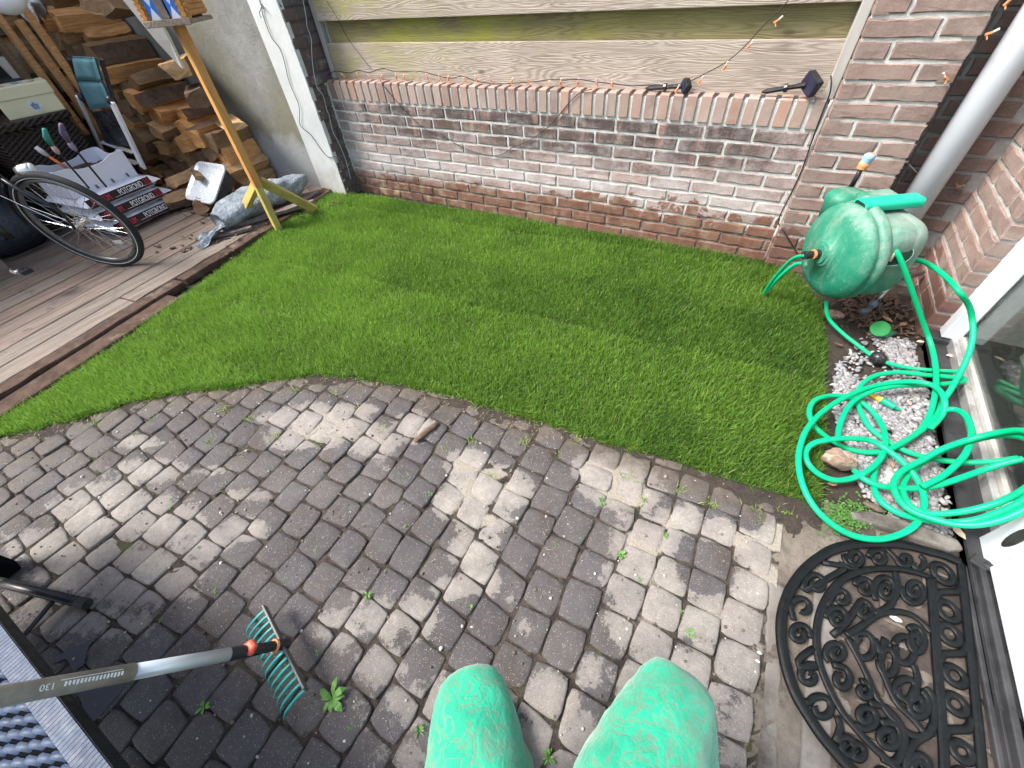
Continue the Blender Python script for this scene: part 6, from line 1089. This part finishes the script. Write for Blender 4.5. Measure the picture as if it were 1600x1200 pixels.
mb = MB(); a_ = V3(G(-60, 895, .05)); b_ = V3(G(128, 942, .026)); mb.tube([a_, a_+(b_-a_)*.5, b_], .0135, 16); mb.build('foot_tube', M_blk, fc, smooth=True); mb = MB(); dd_ = (Vector(tuple(b_))-Vector(tuple(a_))).normalized(); mb.tube([Vector(tuple(b_))-dd_*.012, Vector(tuple(b_))+dd_*.02], .0148, 16); mb.tube([Vector(tuple(b_))-dd_*.03, Vector(tuple(b_))-dd_*.03-Vector((0, 0, .018))], .009, 10); mb.build('end_cap', M_tyre, fc)
mb = MB(); c_ = a_+(b_-a_)*.80; mb.tube([c_, V3(G(35, 996, .03)), V3(G(-20, 1040, .03))], .0065, 12); mb.build('brace_tube', M_blk, fc, smooth=True); mb = MB(); mb.tube([a_+(b_-a_)*.325, a_+(b_-a_)*.36], .014, 14); mb.build('joint_collar', M_chr, fc)
# ------------------------------------------------------------------ puddles
k = N('puddle'); k.col((.085, .085, .10)); k.rough(.06); k.b.inputs['Specular IOR Level'].default_value = .8; M_pud = k.m  # violet grey base colour stands in for reflected sky
for pl, in (([(140, 976), (148, 982), (146, 996), (138, 1012), (133, 1028), (131, 1038), (120, 1046), (116, 1052), (112, 1044), (108, 1036), (102, 1030), (92, 1033), (83, 1036), (85, 1030), (96, 1022), (108, 1010), (122, 992)],), ([(82, 1062), (95, 1055), (108, 1052), (130, 1062), (160, 1060), (185, 1052), (198, 1058), (190, 1078), (172, 1100), (152, 1122), (140, 1132), (132, 1118), (128, 1100), (122, 1088), (104, 1078)],)):
    P = smooth_path([(x, y) for x, y in pl], 4, True); mb = MB(); vs = [G(x, y, .0032) for x, y in P]; mb.add(vs, [tuple(range(len(vs)))[::-1]]); mb.build('puddle', M_pud, kind='structure')
# ------------------------------------------------------------------ weeds, straw and crumbs on the paving
M_weed = pm('weed_leaf', (.07, .19, .03), (.13, .27, .06), 40, .5, .2); M_str = pm('straw', (.40, .34, .18), (.26, .22, .12), 40, .8, .2)
def weed(px, py, r_, nlf, lb_, wide=1., mt=None, zz=0.):
    mb = MB(); c_ = G(px, py, .002+zz)
    for i in range(nlf):
        a_ = random.uniform(0, 6.28); L = r_*random.uniform(.6, 1.1); w2 = L*.13*wide*random.uniform(.7, 1.2); d = np.array([math.cos(a_), math.sin(a_), 0]); s_ = np.array([-d[1], d[0], 0]); h = random.uniform(.15, .6)*L
        p = [c_, c_+d*L*.35+np.array([0, 0, h*.8]), c_+d*L*.7+np.array([0, 0, h]), c_+d*L+np.array([0, 0, h*.6])]
        mb.add([p[0], p[1]-s_*w2*.8, p[1]+s_*w2*.8, p[2]-s_*w2, p[2]+s_*w2, p[3]], [(0, 1, 2), (1, 3, 4, 2), (3, 5, 4)])
    o = mb.build('weed', mt or M_weed, label=lb_, category='weed', group='small weeds in the paving joints'); return o
W = [((520, 1092), .042, 7, 1.9, 'largest weed rosette right of the rake head'), ((1079, 990), .022, 9, 1.6, 'leafy weed right above the right knee'), ((655, 1142), .026, 14, .8, 'grassy weed touching the left knee'), ((972, 868), .024, 9, 1.5, 'two leafed weed in the pale paving right of centre'), ((858, 1182), .026, 9, 1., 'weed between the two knees at the bottom edge'), ((735, 948), .014, 6, 1.3, 'tiny weed below the pale middle patch'), ((320, 1105), .026, 6, 1.8, 'weed left of the large rosette, under the rake tines'), ((575, 930), .022, 9, 1., 'thin weed in the joint at the paving centre'),
     ((672, 772), .018, 12, .9, 'yellow green weed left of the brightest patch'), ((492, 860), .010, 6, 1.2, 'small weed left of centre beside a cobble corner'), ((940, 785), .024, 9, 1.4, 'weed at the lower edge of the bright right patch'), ((1040, 838), .016, 8, 1.3, 'weed beside the dark wet spot'), ((1000, 905), .013, 8, 1.0, 'weed below the two leafed weed'), ((335, 925), .014, 8, 1.0, 'weed between grey cobbles above the rake'), ((252, 970), .012, 6, 1.2, 'little weed above the rake handle'), ((495, 1020), .012, 6, 1.4, 'small weed just right of the rake bar'), ((312, 855), .012, 8, 1.1, 'weed in the grey left paving'), ((265, 795), .016, 10, .9, 'weed by the brown stain on the left'),
     ((550, 1135), .013, 7, 1.2, 'weed under the large rosette'), ((632, 822), .012, 7, 1.1, 'weed in the dark centre joints'), ((870, 850), .012, 6, 1.2, 'weed in dark paving right of the pale middle patch'), ((1065, 955), .010, 6, 1.2, 'small weed above the leafy weed')]
for p_, r_, n_, w_, lb_ in W: weed(*p_, r_*(1 if r_ > .03 else .72), n_+3, lb_, w_*.8)
GT = [(430, 680), (350, 640), (390, 655), (600, 670), (520, 615), (560, 640), (740, 690), (820, 690), (700, 700), (880, 715), (240, 655), (460, 610), (210, 680), (330, 690), (150, 620+40), (1060, 765), (900, 690), (500, 690), (1110, 790), (1180, 800), (1230, 800), (630, 745), (770, 745), (350, 760), (275, 635), (985, 745), (1000, 785)]
gxs, gys, gt = [], [], []
for x, y in GT:
    c_ = G(x, y)[:2]; n = random.randint(10, 26); gxs.append(rng.normal(c_[0], .014, n)); gys.append(rng.normal(c_[1], .010, n))
gxs = np.concatenate(gxs); gys = np.concatenate(gys); n = len(gxs)
blades(gxs, gys, -.003, rng.uniform(.01, .03, n), rng.uniform(.0016, .003, n), np.where(rng.random(n) < .3, .97, rng.uniform(.4, .9, n)), rng.uniform(.5, 1, n), lean=rng.uniform(.4, 1.2, n), name='joint_grass', kind='stuff', label='thin grass tufts in the paving joints near the lawn')
# loose clippings, straw bits and pale grit
n = 1000; q_ = rng.random(n); ex, ey = [], []
P_edge = [G(x, y)[:2] for x, y in LAWN_PX[27:]]
for i in range(n):
    j = rng.integers(0, len(P_edge)-1); t = rng.random(); p = P_edge[j]*(1-t)+P_edge[j+1]*t; d = abs(rng.normal(0, .09)) if q_[i] < .8 else abs(rng.normal(0, .4)); ex.append(p[0]+rng.normal(0, .02)); ey.append(p[1]-d)
ex, ey = np.array(ex), np.array(ey); a_ = rng.uniform(0, 6.28, n); L = rng.uniform(.003, .016, n); w2 = rng.uniform(.0003, .0008, n); dx, dy = np.cos(a_)*L/2, np.sin(a_)*L/2; nx_, ny_ = -np.sin(a_)*w2, np.cos(a_)*w2; zz = rng.uniform(.002, .006, n)
V = np.stack([np.c_[ex-dx-nx_, ey-dy-ny_, zz], np.c_[ex-dx+nx_, ey-dy+ny_, zz], np.c_[ex+dx+nx_, ey+dy+ny_, zz+.003], np.c_[ex+dx-nx_, ey+dy-ny_, zz+.003]], 1).reshape(-1, 3)
b = (np.arange(n)*4)[:, None]; from_arrays('straw_clippings', V, [b+np.array([[0, 3, 2, 1]])], M_str, {'var': np.repeat(rng.random(n), 4)}, kind='stuff', label='dry grass clippings strewn along the lawn edge')
k = N('grit'); k.col(k.ramp(k.attr(), [(0, (.10, .08, .06)), (.62, (.16, .13, .10)), (.78, (.38, .36, .33)), (1, (.55, .53, .50))])); k.rough(.9)
n = 1500; gx = rng.uniform(-2.3, .38, n); gy = rng.uniform(-.6, .95, n); ok = ~inside(LAWN, gx, gy); gx, gy = gx[ok], gy[ok]; n = len(gx); s = rng.gamma(3, .0006, n)+.0008
Vv = bv[None]*(1+rng.normal(0, .2, (n, len(bv), 1)))*s[:, None, None]+np.c_[gx, gy, np.full(n, .002)][:, None, :]; F = (bf[None]+(np.arange(n)*len(bv))[:, None, None]).reshape(-1, 3)
from_arrays('grit', Vv.reshape(-1, 3), [F], k.m, {'var': np.repeat(rng.random(n), len(bv))}, kind='stuff', label='small soil crumbs and pale grit on the paving')
mb = MB()
for i, ((x, y), r_) in enumerate((((1400, 967), .014),)): rock('pebble', G(x, y, .004), (r_, r_*.55, .005), pm('pebble_pale', (.5, .53, .52), (.4, .43, .42), 20, .4, .2), 'pale flat pebble lying inside the doormat scrolls', 'pebble', 21)
for (x, y), r_, lb_ in (((1187, 1020), .006, 'white stone chip near the right paving edge'), ((1184, 1033), .005, 'second white chip just below the first near the right paving edge'), ((248, 978), .0, ''),):
    if r_: rock('stone_chip', G(x, y, .004), (r_, r_*.7, .003), M_wht, lb_, 'stone chip', int(x))
# green patch of clover by the gravel
mb = MB()
for i in range(700):
    c_ = G(random.gauss(1325, 26), random.gauss(806, 13), random.uniform(.0, .018))
    if c_[0] < .49: continue
    a_ = random.uniform(0, 6.28); L = random.uniform(.005, .012); d = np.array([math.cos(a_), math.sin(a_), random.uniform(-.2, .5)]); s_ = np.array([-d[1], d[0], 0]); mb.add([c_, c_+d*L*.5-s_*L*.32, c_+d*L, c_+d*L*.5+s_*L*.32], [(0, 1, 2, 3)], var=random.random())
mb.build('clover_patch', pm('clover', (.04, .11, .02), (.08, .19, .04), 60, .5, .2), kind='stuff', label='green clover patch between lawn corner and doormat')
# ------------------------------------------------------------------ the person's legs
k = N('trousers'); n = k.noise(9, 10, .72, dist=.4); wr = k.noise(1., 8, .6, k.mp((22, 22, 34)), dist=2.2); wav = k.math('ABSOLUTE', k.math('SUBTRACT', k.noise(42, 3, .5, k.mp((1, 1, 1.6)), dist=.6), .5))
c = k.mix(k.rng(n, .40, .62), (.0, .235, .135), (.006, .33, .19)); c = k.mix(k.rng(wav, .0, .05, .75, 0), c, (.10, .16, .11)); c = k.mix(k.rng(k.noise(7, 10, .75), .50, .66, 0, .75), c, (.12, .23, .165)); k.col(c); k.rough(.85)
k.b.inputs['Sheen Weight'].default_value = .3; k.bump(k.math('ADD', k.math('MULTIPLY', wav, 2), k.math('MULTIPLY', k.noise(260, 5), .5)), .5, .004); M_tro = k.m
kl = Vector(tuple(CAM))+Vector(tuple(ray(732, 1060)))*.575; kr = Vector(tuple(CAM))+Vector(tuple(ray(1072, 1072)))*.52
fw = Vector((-.54, .84, 0)); rt = Vector((.84, .54, 0)); hipc = Vector((.235, -.40, .44))
verts = [hipc, hipc-rt*.10+fw*.03, kl-(kl-(hipc-rt*.10))*.5+Vector((0, 0, -.005)), kl-(kl-(hipc-rt*.10))*.14, kl, None, None, None]
def leg(hip, knee):
    d = (hip-knee); ank = Vector((knee.x, knee.y, 0))-fw*.17+Vector((0, 0, .10)); calf = knee+(ank-knee)*.38-fw*.035
    return [hip, knee+d*.55, knee+d*.22, knee+d*.05, knee+Vector((0, 0, -.03))+fw*.005, calf, ank]
L_ = leg(hipc-rt*.09, kl); R_ = leg(hipc+rt*.05, kr)
for q_, (px, py), dpt in ((L_, (752, 1290), .53), (R_, (972, 1290), .46)): q_[1] = Vector(tuple(CAM))+Vector(tuple(ray(px, py)))*dpt; q_[2] = q_[4]*.45+q_[1]*.55; q_[3] = q_[4]*.84+q_[1]*.16
vs = [hipc]+L_+R_+[hipc-fw*.05+Vector((0, 0, .16)), hipc-fw*.03+Vector((0, 0, .30))]
ed_ = [(0, 1)]+[(i, i+1) for i in range(1, 7)]+[(0, 8)]+[(i, i+1) for i in range(8, 14)]+[(0, 15), (15, 16)]
rad = [.14]+[.110, .090, .080, .061, .047, .056, .042]+[.105, .086, .074, .058, .044, .055, .042]+[.13, .12]
me = D.meshes.new('person'); me.from_pydata([tuple(v_) for v_ in vs], ed_, []); pe = D.objects.new('person', me); COL.objects.link(pe)
sk = pe.modifiers.new('skin', 'SKIN'); sk.use_smooth_shade = True
for i, r_ in enumerate(rad): me.skin_vertices[0].data[i].radius = (r_, r_)
me.skin_vertices[0].data[0].use_root = True; me.materials.append(M_tro)
sb = pe.modifiers.new('sub', 'SUBSURF'); sb.levels = 2; sb.render_levels = 3
tx = D.textures.new('folds', 'CLOUDS'); tx.noise_scale = .045; tx.noise_depth = 2; dpm = pe.modifiers.new('folds', 'DISPLACE'); dpm.texture = tx; dpm.strength = .016; dpm.mid_level = .5
pe['label'] = 'person in mottled bright green trousers, only both bent knees showing at the bottom'; pe['category'] = 'person'
for a_ in (L_[-1], R_[-1]):
    mb = MB(); fr = frame(a_-Vector((0, 0, .10))+fw*.05, fw, Vector((0, 0, 1)).cross(fw)); loft(mb, [([(x*.14+.0, y*.045) for x, y in se(1, 2.4, 24)], .0), ([(x*.14, y*.048) for x, y in se(1, 2.4, 24)], .02), ([(x*.135-.0, y*.045) for x, y in se(1, 2.4, 24)], .05), ([(x*.07-.05, y*.04) for x, y in se(1, 2.2, 24)], .10)], fr); mb.build('shoe', M_blk, pe, smooth=True)
